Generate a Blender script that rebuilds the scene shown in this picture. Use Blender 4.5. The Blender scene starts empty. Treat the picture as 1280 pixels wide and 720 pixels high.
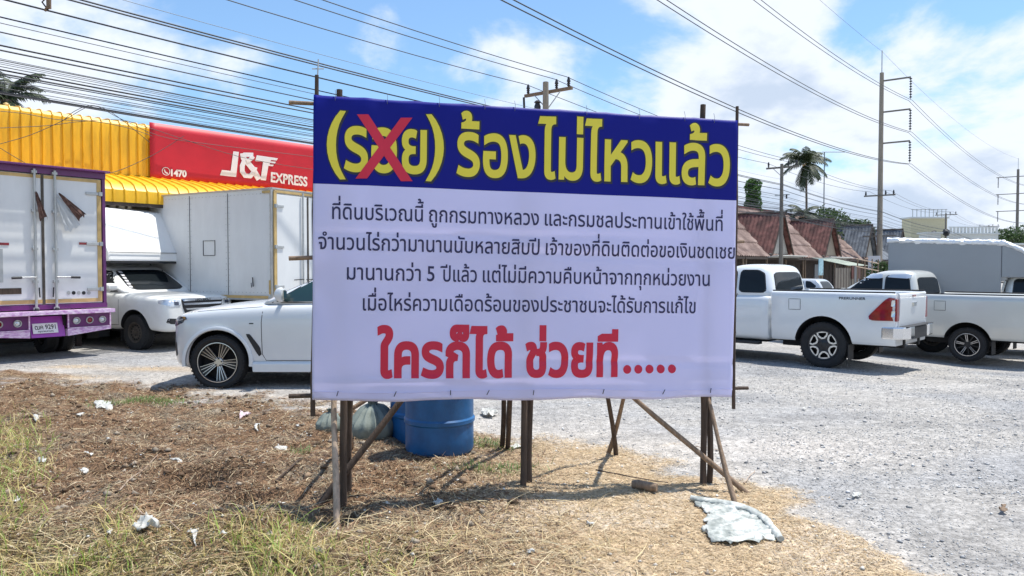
import bpy, bmesh, math, random
import numpy as np
from mathutils import Vector, Matrix, noise
from mathutils.bvhtree import BVHTree
from mathutils.geometry import delaunay_2d_cdt
R = math.radians
SC = bpy.context.scene
COL = SC.collection
rnd = random.Random(7)

# ------------------------------------------------------------------ camera
F = 930.0
TILT = math.atan(25/F)
CAMZ = 1.7
cam_d = bpy.data.cameras.new('camera')
cam = bpy.data.objects.new('camera', cam_d)
COL.objects.link(cam)
cam.location = (0, 0, CAMZ)
cam.rotation_euler = (R(90)-TILT, 0, 0)
cam_d.sensor_width = 36
cam_d.lens = F/1280*36
cam_d.clip_end = 5000
cam_d.clip_start = 0.05
SC.camera = cam

# ------------------------------------------------------------------ light and sky
SUN = Vector((.33, .125, 1.0)).normalized()
el = math.asin(SUN.z)
az = math.atan2(SUN.x, SUN.y)
w = bpy.data.worlds.new('World')
SC.world = w
w.use_nodes = True
nt = w.node_tree
nt.nodes.clear()
def wn(t, **k):
    n = nt.nodes.new(t)
    for a, b in k.items():
        setattr(n, a, b)
    return n
def wmath(op, a, b=None, c=None, clamp=False):
    n = wn('ShaderNodeMath', operation=op)
    n.use_clamp = clamp
    for i, v in enumerate((a, b, c)):
        if v is None:
            continue
        if isinstance(v, (int, float)):
            n.inputs[i].default_value = v
        else:
            nt.links.new(v, n.inputs[i])
    return n.outputs[0]
sky = wn('ShaderNodeTexSky', sky_type='NISHITA', sun_disc=False, sun_elevation=el, sun_rotation=az)
sky.air_density = 1.1
sky.dust_density = 0.6
sky.ozone_density = 1.6
tc = wn('ShaderNodeTexCoord')
sep = wn('ShaderNodeSeparateXYZ')
nt.links.new(tc.outputs['Generated'], sep.inputs[0])
zz = wmath('MAXIMUM', sep.outputs[2], 0.0)
den = wmath('ADD', zz, 0.42)
cx = wmath('DIVIDE', sep.outputs[0], den)
cy = wmath('DIVIDE', sep.outputs[1], den)
cmb = wn('ShaderNodeCombineXYZ')
nt.links.new(cx, cmb.inputs[0]); nt.links.new(cy, cmb.inputs[1])
def wnoise(scale, off, detail=9, rough=.56, dist=.15, sc3=(1, 1, 1)):
    mp = wn('ShaderNodeMapping')
    mp.inputs['Location'].default_value = off
    mp.inputs['Scale'].default_value = sc3
    nt.links.new(cmb.outputs[0], mp.inputs[0])
    n = wn('ShaderNodeTexNoise')
    n.inputs['Scale'].default_value = scale
    n.inputs['Detail'].default_value = detail
    n.inputs['Roughness'].default_value = rough
    n.inputs['Distortion'].default_value = dist
    nt.links.new(mp.outputs[0], n.inputs['Vector'])
    return n.outputs[0]
CO = (1.5, 5.1, 9.9)
n1 = wnoise(1.9, CO, 12, .56, .25)
n2 = wnoise(5.2, (9.3, 2.2, 4.0), 8, .6, .2)
# more cloud to the right (east) than to the left, as the photograph shows
bias = wmath('MULTIPLY', sep.outputs[0], 0.13)
cov = wmath('ADD', n1, bias)
cov = wmath('ADD', cov, wmath('MULTIPLY', wmath('SUBTRACT', n2, .5), .16))
# lower sky carries more cloud
low = wmath('MULTIPLY', wmath('SUBTRACT', .26, zz), .36)
cov = wmath('ADD', cov, low)
mr = wn('ShaderNodeMapRange', interpolation_type='SMOOTHSTEP')
mr.inputs[1].default_value = .455; mr.inputs[2].default_value = .575
mr.inputs[3].default_value = 0.08; mr.inputs[4].default_value = 1.0
nt.links.new(cov, mr.inputs[0])
fac = mr.outputs[0]
# cloud colour: white tops, blue grey thick parts
mr2 = wn('ShaderNodeMapRange', interpolation_type='SMOOTHSTEP')
mr2.inputs[1].default_value = .585; mr2.inputs[2].default_value = .72
nt.links.new(cov, mr2.inputs[0])
mixc = wn('ShaderNodeMix', data_type='RGBA')
nt.links.new(wmath('MULTIPLY', mr2.outputs[0], .8), mixc.inputs[0])
mixc.inputs[6].default_value = (.68, .73, .81, 1)
mixc.inputs[7].default_value = (.40, .49, .63, 1)
skym = wn('ShaderNodeVectorMath', operation='MULTIPLY')
skym.inputs[1].default_value = (.090, .120, .140)
nt.links.new(sky.outputs[0], skym.inputs[0])
mixs = wn('ShaderNodeMix', data_type='RGBA')
nt.links.new(fac, mixs.inputs[0])
nt.links.new(skym.outputs[0], mixs.inputs[6])
nt.links.new(mixc.outputs[2], mixs.inputs[7])
bg = wn('ShaderNodeBackground')
bg.inputs[1].default_value = 1.0
nt.links.new(mixs.outputs[2], bg.inputs[0])
wo = wn('ShaderNodeOutputWorld')
nt.links.new(bg.outputs[0], wo.inputs[0])
w.cycles.sampling_method = 'MANUAL'
w.cycles.sample_map_resolution = 512

sl = bpy.data.lights.new('sun', 'SUN')
sl.energy = 4.2
sl.angle = R(.53)
sl.color = (1.0, .965, .90)
so = bpy.data.objects.new('sun', sl)
COL.objects.link(so)
so.rotation_euler = (-SUN).to_track_quat('-Z', 'Y').to_euler()
SC.view_settings.view_transform = 'Standard'
SC.view_settings.look = 'None'
SC.view_settings.exposure = 0.48
SC.view_settings.gamma = 1.0
SC.cycles.max_bounces = 6
SC.cycles.transparent_max_bounces = 8
SC.cycles.use_denoising = True

# ------------------------------------------------------------------ helpers
def pdir(px, py):
    xc = (px-640)/F; yc = (360-py)/F
    s, c = math.sin(TILT), math.cos(TILT)
    return Vector((xc, c+yc*s, -s+yc*c))
def at(px, py, d):
    v = pdir(px, py)
    return Vector((0, 0, CAMZ))+v*(d/v.y)
def on_plane(px, py, p0, n):
    v = pdir(px, py); o = Vector((0, 0, CAMZ))
    return o+v*((p0-o).dot(n)/v.dot(n))
def sst(a, b, x):
    t = max(0., min(1., (x-a)/(b-a)))
    return t*t*(3-2*t)
YB = [(-14, 12.2), (-8, 11.6), (-5.2, 10.7), (-2.5, 9.0), (-.3, 7.2), (.9, 6.9), (1.75, 6.1), (2.02, 5.1), (2.25, 3.9), (2.7, 2.2), (4, -3)]
def yb(x):
    if x <= YB[0][0]: return YB[0][1]
    for (a, b), (c, d) in zip(YB, YB[1:]):
        if x <= c:
            return b+(d-b)*(x-a)/(c-a)
    return -3
def nz(x, y, s, o=0):
    return noise.noise(Vector((x*s+o, y*s-o, o*.7)))
def veg(x, y):      # 1 inside the strip of dried plants, 0 on the gravel
    return sst(-.55, .55, yb(x+(.55*nz(x, y, 1.1, 5)+.25*nz(x, y, 3.1, 8))*sst(.5, 1.5, x))-y+nz(x, y, .9, 3)*.8+nz(x, y, 2.3, 9)*.75+nz(x, y, 6, 2)*.5)
def g(x, y):
    z = -.2*sst(5.5, 9, x)*sst(10.5, 14, y)
    near = sst(24, 10, y)
    z += .02*nz(x, y, .35, 5)*near
    z += .008*nz(x, y, 1.6, 8)*near
    if y < 14 and x < 3.5:
        v = veg(x, y)
        left = sst(.5, -1.2, x)
        z += v*(.03*nz(x, y, 2.1, 1)+.10*left*nz(x, y, 1.4, 4)+.05*left*nz(x, y, 4.2, 6)+.02*left*nz(x, y, 9.2, 2))
        z += v*left*.10*math.exp(-((x+2.3)/1.6)**2-((y-6.3)/1.2)**2)
        z += .07*math.exp(-((x-.0)/.9)**2-((y-5.9)/.7)**2)
        for hx, hy, hr, hd in ((-1.93, 5.35, .17, .24), (-2.45, 5.75, .26, .20), (-1.25, 5.1, .22, .16), (-.95, 4.9, .18, .07), (-3.3, 6.2, .3, .12)):
            z -= hd*math.exp(-((x-hx)**2+(y-hy)**2*1.8)/hr**2)
        z -= .22*sst(5.0, 3.4, y)*sst(-.3, -1.8, x)
    return z
def gp(px, py):
    """ground point seen at a pixel"""
    v = pdir(px, py)
    z = 0.
    for _ in range(6):
        d = (z-CAMZ)/v.z*v.y
        p = Vector((0, 0, CAMZ))+v*(d/v.y)
        z = g(p.x, p.y)
    return Vector((p.x, p.y, z))

def tag(o, label=None, cat=None, group=None, kind=None):
    if label: o['label'] = label
    if cat: o['category'] = cat
    if group: o['group'] = group
    if kind: o['kind'] = kind
    return o
def thing(name, label, cat, loc=(0, 0, 0), rotz=0, group=None):
    o = bpy.data.objects.new(name, None)
    o.empty_display_size = .2
    COL.objects.link(o)
    o.location = loc; o.rotation_euler = (0, 0, rotz)
    return tag(o, label, cat, group)

class MB:
    def __init__(s):
        s.v = []; s.f = []; s.m = []
    def add(s, vs, fs, m=0):
        b = len(s.v)
        s.v += [tuple(p) for p in vs]
        s.f += [tuple(b+i for i in f) for f in fs]
        s.m += [m]*len(fs)
        return s
    def box(s, c, size, rot=None, m=0, off=(0, 0, 0)):
        hx, hy, hz = size[0]/2, size[1]/2, size[2]/2
        vs = []
        for x in (-hx, hx):
            for y in (-hy, hy):
                for z in (-hz, hz):
                    p = Vector((x, y, z))+Vector(off)
                    if rot is not None: p = rot @ p
                    vs.append(p+Vector(c))
        return s.add(vs, [(0, 1, 3, 2), (4, 6, 7, 5), (0, 4, 5, 1), (2, 3, 7, 6), (0, 2, 6, 4), (1, 5, 7, 3)], m)
    def tube(s, pts, r, n=8, m=0, caps=True, jitter=0):
        pts = [Vector(p) for p in pts]
        rr = r if isinstance(r, (list, tuple)) else [r]*len(pts)
        vs = []; fs = []
        t0 = (pts[1]-pts[0]).normalized()
        up = Vector((0, 0, 1)) if abs(t0.z) < .9 else Vector((1, 0, 0))
        a = t0.cross(up).normalized()
        for i, p in enumerate(pts):
            t = (pts[min(i+1, len(pts)-1)]-pts[max(i-1, 0)]).normalized()
            a = (a-t*a.dot(t)).normalized(); b = t.cross(a)
            for k in range(n):
                an = 2*math.pi*k/n
                q = rr[i]*(1+(rnd.uniform(-jitter, jitter) if jitter else 0))
                vs.append(p+(a*math.cos(an)+b*math.sin(an))*q)
        for i in range(len(pts)-1):
            for k in range(n):
                fs.append((i*n+k, i*n+(k+1) % n, (i+1)*n+(k+1) % n, (i+1)*n+k))
        if caps:
            fs.append(tuple(range(n))[::-1]); fs.append(tuple((len(pts)-1)*n+k for k in range(n)))
        return s.add(vs, fs, m)
    def lathe(s, prof, n=24, m=0, axis='z', c=(0, 0, 0), closed=False):
        vs = []; fs = []
        for r, h in prof:
            for k in range(n):
                an = 2*math.pi*k/n
                x, y = r*math.cos(an), r*math.sin(an)
                p = (x, y, h) if axis == 'z' else ((x, h, y) if axis == 'y' else (h, x, y))
                vs.append(Vector(p)+Vector(c))
        L = len(prof)
        for i in range(L if closed else L-1):
            j = (i+1) % L
            for k in range(n):
                fs.append((i*n+k, i*n+(k+1) % n, j*n+(k+1) % n, j*n+k))
        return s.add(vs, fs, m)
    def prism(s, poly, d, m=0):
        """polygon of 3D points swept by vector d"""
        n = len(poly); d = Vector(d)
        vs = [Vector(p) for p in poly]+[Vector(p)+d for p in poly]
        fs = [tuple(range(n))[::-1], tuple(range(n, 2*n))]+[(i, (i+1) % n, n+(i+1) % n, n+i) for i in range(n)]
        return s.add(vs, fs, m)
    def build(s, name, mats, parent=None, smooth=None, bevel=0, recalc=True):
        me = bpy.data.meshes.new(name)
        me.from_pydata(s.v, [], s.f)
        if not isinstance(mats, (list, tuple)): mats = [mats]
        for m in mats: me.materials.append(m)
        if len(mats) > 1: me.polygons.foreach_set('material_index', s.m)
        if recalc or bevel:
            bm = bmesh.new(); bm.from_mesh(me)
            bmesh.ops.recalc_face_normals(bm, faces=bm.faces)
            if bevel:
                es = [e for e in bm.edges if len(e.link_faces) == 2 and e.calc_face_angle(0) > R(30)]
                bmesh.ops.bevel(bm, geom=es, offset=bevel, segments=2, affect='EDGES', profile=.6, clamp_overlap=True)
            bm.to_mesh(me); bm.free()
        if smooth is not None:
            me.polygons.foreach_set('use_smooth', [True]*len(me.polygons))
            me.set_sharp_from_angle(angle=R(smooth))
        me.update()
        return link(name, me, parent)
def link(name, me, parent=None):
    o = bpy.data.objects.new(name, me)
    COL.objects.link(o)
    if parent is not None: o.parent = parent
    return o
def copy_tree(o, parent=None, **kw):
    c = o.copy(); COL.objects.link(c); c.parent = parent
    for ch in list(o.children):
        copy_tree(ch, c)
    for k, v in kw.items(): c[k] = v
    return c

# ------------------------------------------------------------------ materials
def mat(name, col, rough=.6, metal=0., var=.0, vscale=4., bump=0., bscale=30., coat=0., spec=.5, col2=None, stretch=(1, 1, 1), trans=0., emis=None, attr=None):
    m = bpy.data.materials.new(name); m.use_nodes = True
    t = m.node_tree; b = t.nodes['Principled BSDF']
    b.inputs['Base Color'].default_value = (*col, 1)
    b.inputs['Roughness'].default_value = rough
    b.inputs['Metallic'].default_value = metal
    b.inputs['Coat Weight'].default_value = coat
    b.inputs['Coat Roughness'].default_value = .04
    b.inputs['Specular IOR Level'].default_value = spec
    co = t.nodes.new('ShaderNodeTexCoord'); mp = t.nodes.new('ShaderNodeMapping')
    mp.inputs['Scale'].default_value = stretch
    t.links.new(co.outputs['Object'], mp.inputs[0])
    src = None
    if attr:
        a = t.nodes.new('ShaderNodeAttribute'); a.attribute_name = attr
        src = a.outputs['Color']
    if var > 0 or col2:
        n = t.nodes.new('ShaderNodeTexNoise')
        n.inputs['Scale'].default_value = vscale; n.inputs['Detail'].default_value = 8; n.inputs['Roughness'].default_value = .62
        t.links.new(mp.outputs[0], n.inputs['Vector'])
        if col2:
            r = t.nodes.new('ShaderNodeValToRGB')
            r.color_ramp.elements[0].position = .38; r.color_ramp.elements[1].position = .64
            r.color_ramp.elements[0].color = (*col, 1); r.color_ramp.elements[1].color = (*col2, 1)
            t.links.new(n.outputs[0], r.inputs[0]); src = r.outputs[0]
        if var > 0:
            mr = t.nodes.new('ShaderNodeMapRange')
            mr.inputs[1].default_value = .3; mr.inputs[2].default_value = .7
            mr.inputs[3].default_value = 1-var; mr.inputs[4].default_value = 1+var*.5
            t.links.new(n.outputs[0], mr.inputs[0])
            mx = t.nodes.new('ShaderNodeVectorMath'); mx.operation = 'SCALE'
            if src is None: mx.inputs[0].default_value = col
            else: t.links.new(src, mx.inputs[0])
            t.links.new(mr.outputs[0], mx.inputs['Scale']); src = mx.outputs[0]
    if src is not None: t.links.new(src, b.inputs['Base Color'])
    if bump > 0:
        n = t.nodes.new('ShaderNodeTexNoise')
        n.inputs['Scale'].default_value = bscale; n.inputs['Detail'].default_value = 6
        t.links.new(mp.outputs[0], n.inputs['Vector'])
        bp = t.nodes.new('ShaderNodeBump'); bp.inputs['Strength'].default_value = 1; bp.inputs['Distance'].default_value = bump
        t.links.new(n.outputs[0], bp.inputs['Height']); t.links.new(bp.outputs[0], b.inputs['Normal'])
    if trans > 0:
        out = t.nodes['Material Output']; tr = t.nodes.new('ShaderNodeBsdfTranslucent'); mx = t.nodes.new('ShaderNodeMixShader')
        if src is not None: t.links.new(src, tr.inputs[0])
        else: tr.inputs[0].default_value = (*col, 1)
        mx.inputs[0].default_value = trans
        t.links.new(b.outputs[0], mx.inputs[1]); t.links.new(tr.outputs[0], mx.inputs[2]); t.links.new(mx.outputs[0], out.inputs[0])
    return m
M = {}
M['paint'] = mat('white_paint', (.72, .74, .75), .24, var=.07, vscale=1.1, coat=.8)
M['paint_d'] = mat('white_work_paint', (.80, .80, .77), .34, var=.12, vscale=2.2, coat=.5)
M['silverp'] = mat('champagne_paint', (.60, .60, .56), .35, metal=.25, var=.04, vscale=2, coat=.7)
M['greyp'] = mat('silver_grey_paint', (.5, .53, .56), .35, metal=.2, coat=.7)
M['glass'] = mat('tinted_glass', (.010, .013, .015), .05, spec=.32)
M['glassg'] = mat('green_tinted_glass', (.02, .055, .05), .04, coat=.3, spec=.8)
M['rubber'] = mat('tyre_rubber', (.022, .022, .023), .85, var=.3, vscale=9, bump=.002, bscale=60)
M['black'] = mat('black_plastic', (.018, .018, .02), .55)
M['dark'] = mat('underbody', (.012, .012, .013), .9)
M['gap'] = mat('panel_gap', (.03, .03, .03), .8)
M['chrome'] = mat('chrome', (.75, .77, .8), .12, metal=1.)
M['alloy'] = mat('alloy', (.68, .68, .69), .28, metal=.85)
M['dkalloy'] = mat('dark_alloy', (.035, .036, .04), .35, metal=.5)
M['steel'] = mat('galvanised_steel', (.5, .51, .5), .45, metal=.6, var=.15, vscale=8)
M['rustst'] = mat('dirty_steel_rim', (.10, .085, .07), .7, metal=.3, var=.4, vscale=12)
M['redlamp'] = mat('red_lamp', (.28, .004, .012), .10, coat=.6, var=.5, vscale=9)
M['lamp'] = mat('clear_lamp', (.62, .66, .70), .08, metal=.55, coat=1)
M['lampdark'] = mat('smoked_lamp', (.03, .04, .07), .06, coat=1)
M['orange'] = mat('orange_lamp', (.7, .2, .02), .2, coat=1)
M['purple'] = mat('purple_paint', (.125, .013, .13), .4, var=.15, vscale=3, coat=.4)
M['purplel'] = mat('bright_purple_paint', (.36, .05, .42), .4, var=.1, vscale=3, coat=.4)
M['pinkst'] = mat('scuffed_pink_steel', (.86, .70, .84), .4, metal=.0, var=.0, vscale=9, col2=(.50, .20, .52), coat=.2, stretch=(1.2, 1.2, 3))
M['boxw'] = mat('white_box_panel', (.74, .75, .74), .5, var=.07, vscale=2.2, stretch=(1.4, 1.4, .5), bump=.002, bscale=3)
M['boxg'] = mat('grey_aluminium_panel', (.29, .305, .33), .42, metal=.45, var=.06, vscale=1.0, bump=.002, bscale=4)
M['tan'] = mat('tan_trim', (.58, .40, .16), .6, var=.25, vscale=5)
M['canopy'] = mat('white_fibreglass', (.82, .82, .80), .5, var=.04, vscale=2)
M['yellow'] = mat('yellow_sheet_metal', (.84, .47, .012), .45, var=.22, vscale=3.5, stretch=(1.5, 1.5, .3))
M['redsign'] = mat('red_sign_vinyl', (.56, .012, .028), .5, var=.12, vscale=1.2)
M['whitep'] = mat('white_print', (.82, .80, .82), .5)
M['conc'] = mat('weathered_concrete', (.33, .28, .22), .85, var=.25, vscale=5, bump=.01, bscale=20, stretch=(1, 1, .25))
M['concd'] = mat('grey_weathered_concrete', (.21, .185, .155), .85, var=.3, vscale=5, stretch=(1, 1, .25))
M['porc'] = mat('brown_porcelain', (.035, .03, .03), .25)
M['wire'] = mat('cable', (.035, .04, .05), .6)
M['wirel'] = mat('bare_conductor', (.16, .17, .18), .5, metal=.4)
M['wood'] = mat('dark_pole_wood', (.085, .058, .042), .85, var=.45, vscale=14, bump=.006, bscale=40, stretch=(3, 3, .35))
M['woodp'] = mat('pale_pole_wood', (.46, .35, .26), .8, var=.35, vscale=14, bump=.004, bscale=40, stretch=(3, 3, .35))
M['woodm'] = mat('brown_pole_wood', (.26, .18, .12), .85, var=.4, vscale=14, bump=.005, bscale=40, stretch=(3, 3, .35))
M['roofr'] = mat('dark_red_roof_tile', (.11, .045, .038), .85, var=.5, vscale=1.6, col2=(.20, .085, .07))
M['roofb'] = mat('faded_brown_roof_tile', (.19, .12, .10), .85, var=.45, vscale=.9, col2=(.29, .21, .18))
M['roofg'] = mat('blue_grey_roof_tile', (.10, .115, .14), .8, var=.3, vscale=1.6, col2=(.18, .20, .225))
M['wallg'] = mat('grey_plaster', (.42, .40, .36), .9, var=.2, vscale=2)
M['walld'] = mat('dark_timber_wall', (.08, .06, .05), .9, var=.4, vscale=3)
M['cream'] = mat('cream_render', (.60, .54, .36), .9, var=.1)
M['whitew'] = mat('white_render', (.66, .66, .62), .9, var=.1)
M['leaf'] = mat('tree_leaves', (.045, .085, .02), .6, attr='col', trans=.25)
M['bark'] = mat('bark', (.16, .12, .09), .9, var=.3, vscale=10, bump=.01)
M['barrel'] = mat('blue_drum_plastic', (.012, .115, .31), .42, var=.35, vscale=5, bump=.003, bscale=12)
M['sack'] = mat('woven_sack', (.20, .23, .20), .75, var=.2, vscale=8, bump=.003, bscale=50)
M['sheet'] = mat('pale_plastic_sheet', (.34, .37, .34), .5, var=.25, vscale=11, bump=.006, bscale=26, col2=(.74, .75, .70), trans=.15)
M['trash'] = mat('white_litter', (.66, .65, .60), .6, var=.2, vscale=18, bump=.004, bscale=40, trans=.2)
M['pinktrash'] = mat('pink_litter', (.72, .58, .60), .6, trans=.2)

# ------------------------------------------------------------------ ground
def axis(fine_a, fine_b, step, lo, hi, grow=1.22):
    a = list(np.arange(fine_a, fine_b+1e-6, step))
    s = step; x = fine_b
    up = []
    while x < hi:
        s *= grow; x += s; up.append(x)
    s = step; x = fine_a; dn = []
    while x > lo:
        s *= grow; x -= s; dn.append(x)
    return np.array(dn[::-1]+a+up)
GX = axis(-6.5, 4.5, .045, -1800, 1800, 1.12)
GY = axis(3.0, 11.5, .045, -300, 2600, 1.12)
nx, ny = len(GX), len(GY)
GZ = np.zeros((ny, nx)); GV = np.zeros((ny, nx))
gcol = np.ones((ny, nx, 4))
def lerp(a, b, t): return tuple(a[i]+(b[i]-a[i])*t for i in range(3))
GRAV = (.36, .352, .345); GRAVD = (.26, .256, .255); DUST = (.44, .41, .37); DIRT = (.45, .38, .30)
BRN = (.235, .145, .085); ASH = (.27, .225, .165); TANV = (.52, .40, .26); YGR = (.33, .29, .13); BEIGE = (.60, .50, .38)
def gcolor(x, y, v):
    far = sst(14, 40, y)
    a = nz(x*1., y*1.6, .5, 2); b = nz(x, y*1.4, 1.3, 7); c = nz(x*.35, y*1.5, 1.1, 12)
    col = lerp(GRAV, DUST, sst(-.05, .5, a+.4*b+.25)*.75)
    col = lerp(col, DUST, sst(.05, .45, c)*.5)
    col = lerp(col, GRAVD, sst(.1, .5, b-.3*a)*.45)
    # pale dusty rim along the strip of plants and a worn pale patch right of the banner
    e = y-yb(x)
    col = lerp(col, (.50, .455, .40), sst(1.9, .1, e+.5*a+.3*b)*sst(-.6, .2, e)*.8)
    col = lerp(col, (.56, .51, .455), math.exp(-((x-2.6)/1.2)**2-((y-7.0)/.55)**2)*.8)
    col = lerp(col, (.30, .285, .27), math.exp(-((x-3.6)/.45)**2-((y-5.2)/1.2)**2)*.5*sst(-.2, .3, b+.1))
    for px_, py_, s_ in ((-6.1, 12.6, .45), (-6.9, 11.6, .4), (-4.5, 12.4, .5), (-7.6, 12.8, .3)):
        col = lerp(col, (.50, .33, .15), .6*math.exp(-((x-px_)/(s_*1.6))**2-((y-py_)/(s_*.7))**2))
    for k_, (s_, o_, w_) in enumerate(((.16, 8.3, .13), (.16, 9.75, .13), (-.10, 11.2, .15), (-.10, 12.6, .15), (.55, 5.2, .12), (.55, 6.7, .12))):
        dd = (y-o_-s_*x-.25*nz(x, 0, .3, k_//2))/math.hypot(1, s_)
        col = lerp(col, (.50, .475, .44) if k_ < 4 else (.30, .285, .27), .55*math.exp(-(dd/w_)**2)*sst(-.4, .3, nz(x, y, .8, 31)))
    col = lerp(col, (.21, .20, .19), .35*sst(.28, .5, nz(x, y*1.3, .75, 41)))
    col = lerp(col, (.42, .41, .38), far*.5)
    if v > 0:
        left = sst(.5, -.9, x+.4*nz(x, y, 1.1, 3))
        vb = lerp(BRN, ASH, sst(-.1, .5, nz(x, y, 1.9, 21)+.5*nz(x, y, 5, 3)))
        vt = lerp(TANV, BEIGE, sst(-.1, .4, nz(x, y, 1.3, 14)+.4*nz(x, y, 4, 4)))
        vc = lerp(vt, vb, left)
        vc = lerp(vc, YGR, sst(5.1, 4.4, y)*sst(.2, -1., x)*.8)
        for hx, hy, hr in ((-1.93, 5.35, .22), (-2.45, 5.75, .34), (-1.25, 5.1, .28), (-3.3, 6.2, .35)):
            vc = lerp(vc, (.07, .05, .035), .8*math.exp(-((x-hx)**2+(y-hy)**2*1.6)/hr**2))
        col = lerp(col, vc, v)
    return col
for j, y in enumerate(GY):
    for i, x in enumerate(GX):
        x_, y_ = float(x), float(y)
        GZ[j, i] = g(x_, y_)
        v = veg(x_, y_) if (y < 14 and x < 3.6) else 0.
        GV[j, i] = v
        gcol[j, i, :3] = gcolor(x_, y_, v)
gcol[:, :, 3] = GV
me = bpy.data.meshes.new('ground')
XX, YY = np.meshgrid(GX, GY)
co = np.stack([XX, YY, GZ], -1).reshape(-1, 3)
ii, jj = np.meshgrid(np.arange(nx-1), np.arange(ny-1))
b0 = (jj*nx+ii).reshape(-1)
quads = np.stack([b0, b0+1, b0+1+nx, b0+nx], -1)
def np_mesh(name, co, faces, k, col=None):
    me = bpy.data.meshes.new(name)
    nf = len(faces)
    me.vertices.add(len(co)); me.loops.add(nf*k); me.polygons.add(nf)
    me.vertices.foreach_set('co', np.asarray(co, dtype=np.float32).reshape(-1))
    me.loops.foreach_set('vertex_index', np.asarray(faces, dtype=np.int32).reshape(-1))
    me.polygons.foreach_set('loop_start', np.arange(0, nf*k, k, dtype=np.int32))
    if col is not None:
        ca = me.color_attributes.new('col', 'FLOAT_COLOR', 'POINT')
        ca.data.foreach_set('color', np.asarray(col, dtype=np.float32).reshape(-1))
    me.update(calc_edges=True)
    me.validate()
    return me
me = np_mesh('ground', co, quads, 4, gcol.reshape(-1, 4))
me.polygons.foreach_set('use_smooth', [True]*len(me.polygons))
gm = bpy.data.materials.new('ground_gravel_and_litter'); gm.use_nodes = True
t = gm.node_tree; b = t.nodes['Principled BSDF']; b.inputs['Roughness'].default_value = .95; b.inputs['Specular IOR Level'].default_value = .15
at_ = t.nodes.new('ShaderNodeAttribute'); at_.attribute_name = 'col'
tco = t.nodes.new('ShaderNodeTexCoord')
def gn(ty, **k):
    n = t.nodes.new(ty)
    for a, v in k.items(): setattr(n, a, v)
    return n
vo = gn('ShaderNodeTexVoronoi'); vo.inputs['Scale'].default_value = 42; t.links.new(tco.outputs['Object'], vo.inputs['Vector'])
vo2 = gn('ShaderNodeTexVoronoi'); vo2.inputs['Scale'].default_value = 17; t.links.new(tco.outputs['Object'], vo2.inputs['Vector'])
no = gn('ShaderNodeTexNoise'); no.inputs['Scale'].default_value = 7; no.inputs['Detail'].default_value = 12; no.inputs['Roughness'].default_value = .72; t.links.new(tco.outputs['Object'], no.inputs['Vector'])
sp = gn('ShaderNodeSeparateColor'); t.links.new(vo.outputs['Color'], sp.inputs[0])
sp2 = gn('ShaderNodeSeparateColor'); t.links.new(vo2.outputs['Color'], sp2.inputs[0])
def mrn(src, a, b_, c, d):
    n = gn('ShaderNodeMapRange'); n.inputs[1].default_value = a; n.inputs[2].default_value = b_; n.inputs[3].default_value = c; n.inputs[4].default_value = d
    t.links.new(src, n.inputs[0]); return n.outputs[0]
def gmul(a, b_):
    n = gn('ShaderNodeMath', operation='MULTIPLY'); t.links.new(a, n.inputs[0]); t.links.new(b_, n.inputs[1]); return n.outputs[0]
k = gmul(mrn(sp.outputs[0], 0, 1, .72, 1.22), mrn(no.outputs[0], .3, .7, .72, 1.2))
k = gmul(k, mrn(sp2.outputs[0], 0, 1, .88, 1.1))
sc = gn('ShaderNodeVectorMath', operation='SCALE'); t.links.new(at_.outputs['Color'], sc.inputs[0]); t.links.new(k, sc.inputs['Scale'])
t.links.new(sc.outputs[0], b.inputs['Base Color'])
bp = gn('ShaderNodeBump'); bp.inputs['Distance'].default_value = .012; bp.inputs['Strength'].default_value = .8
ad = gn('ShaderNodeMath', operation='ADD'); t.links.new(mrn(vo.outputs['Distance'], 0, .6, 1, 0), ad.inputs[0]); t.links.new(mrn(no.outputs[0], .2, .8, 0, 1.6), ad.inputs[1])
t.links.new(ad.outputs[0], bp.inputs['Height']); t.links.new(bp.outputs[0], b.inputs['Normal'])
me.materials.append(gm)
tag(link('ground', me), 'grey gravel yard with dust and a strip of dried plants', None, None, 'structure')

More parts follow.
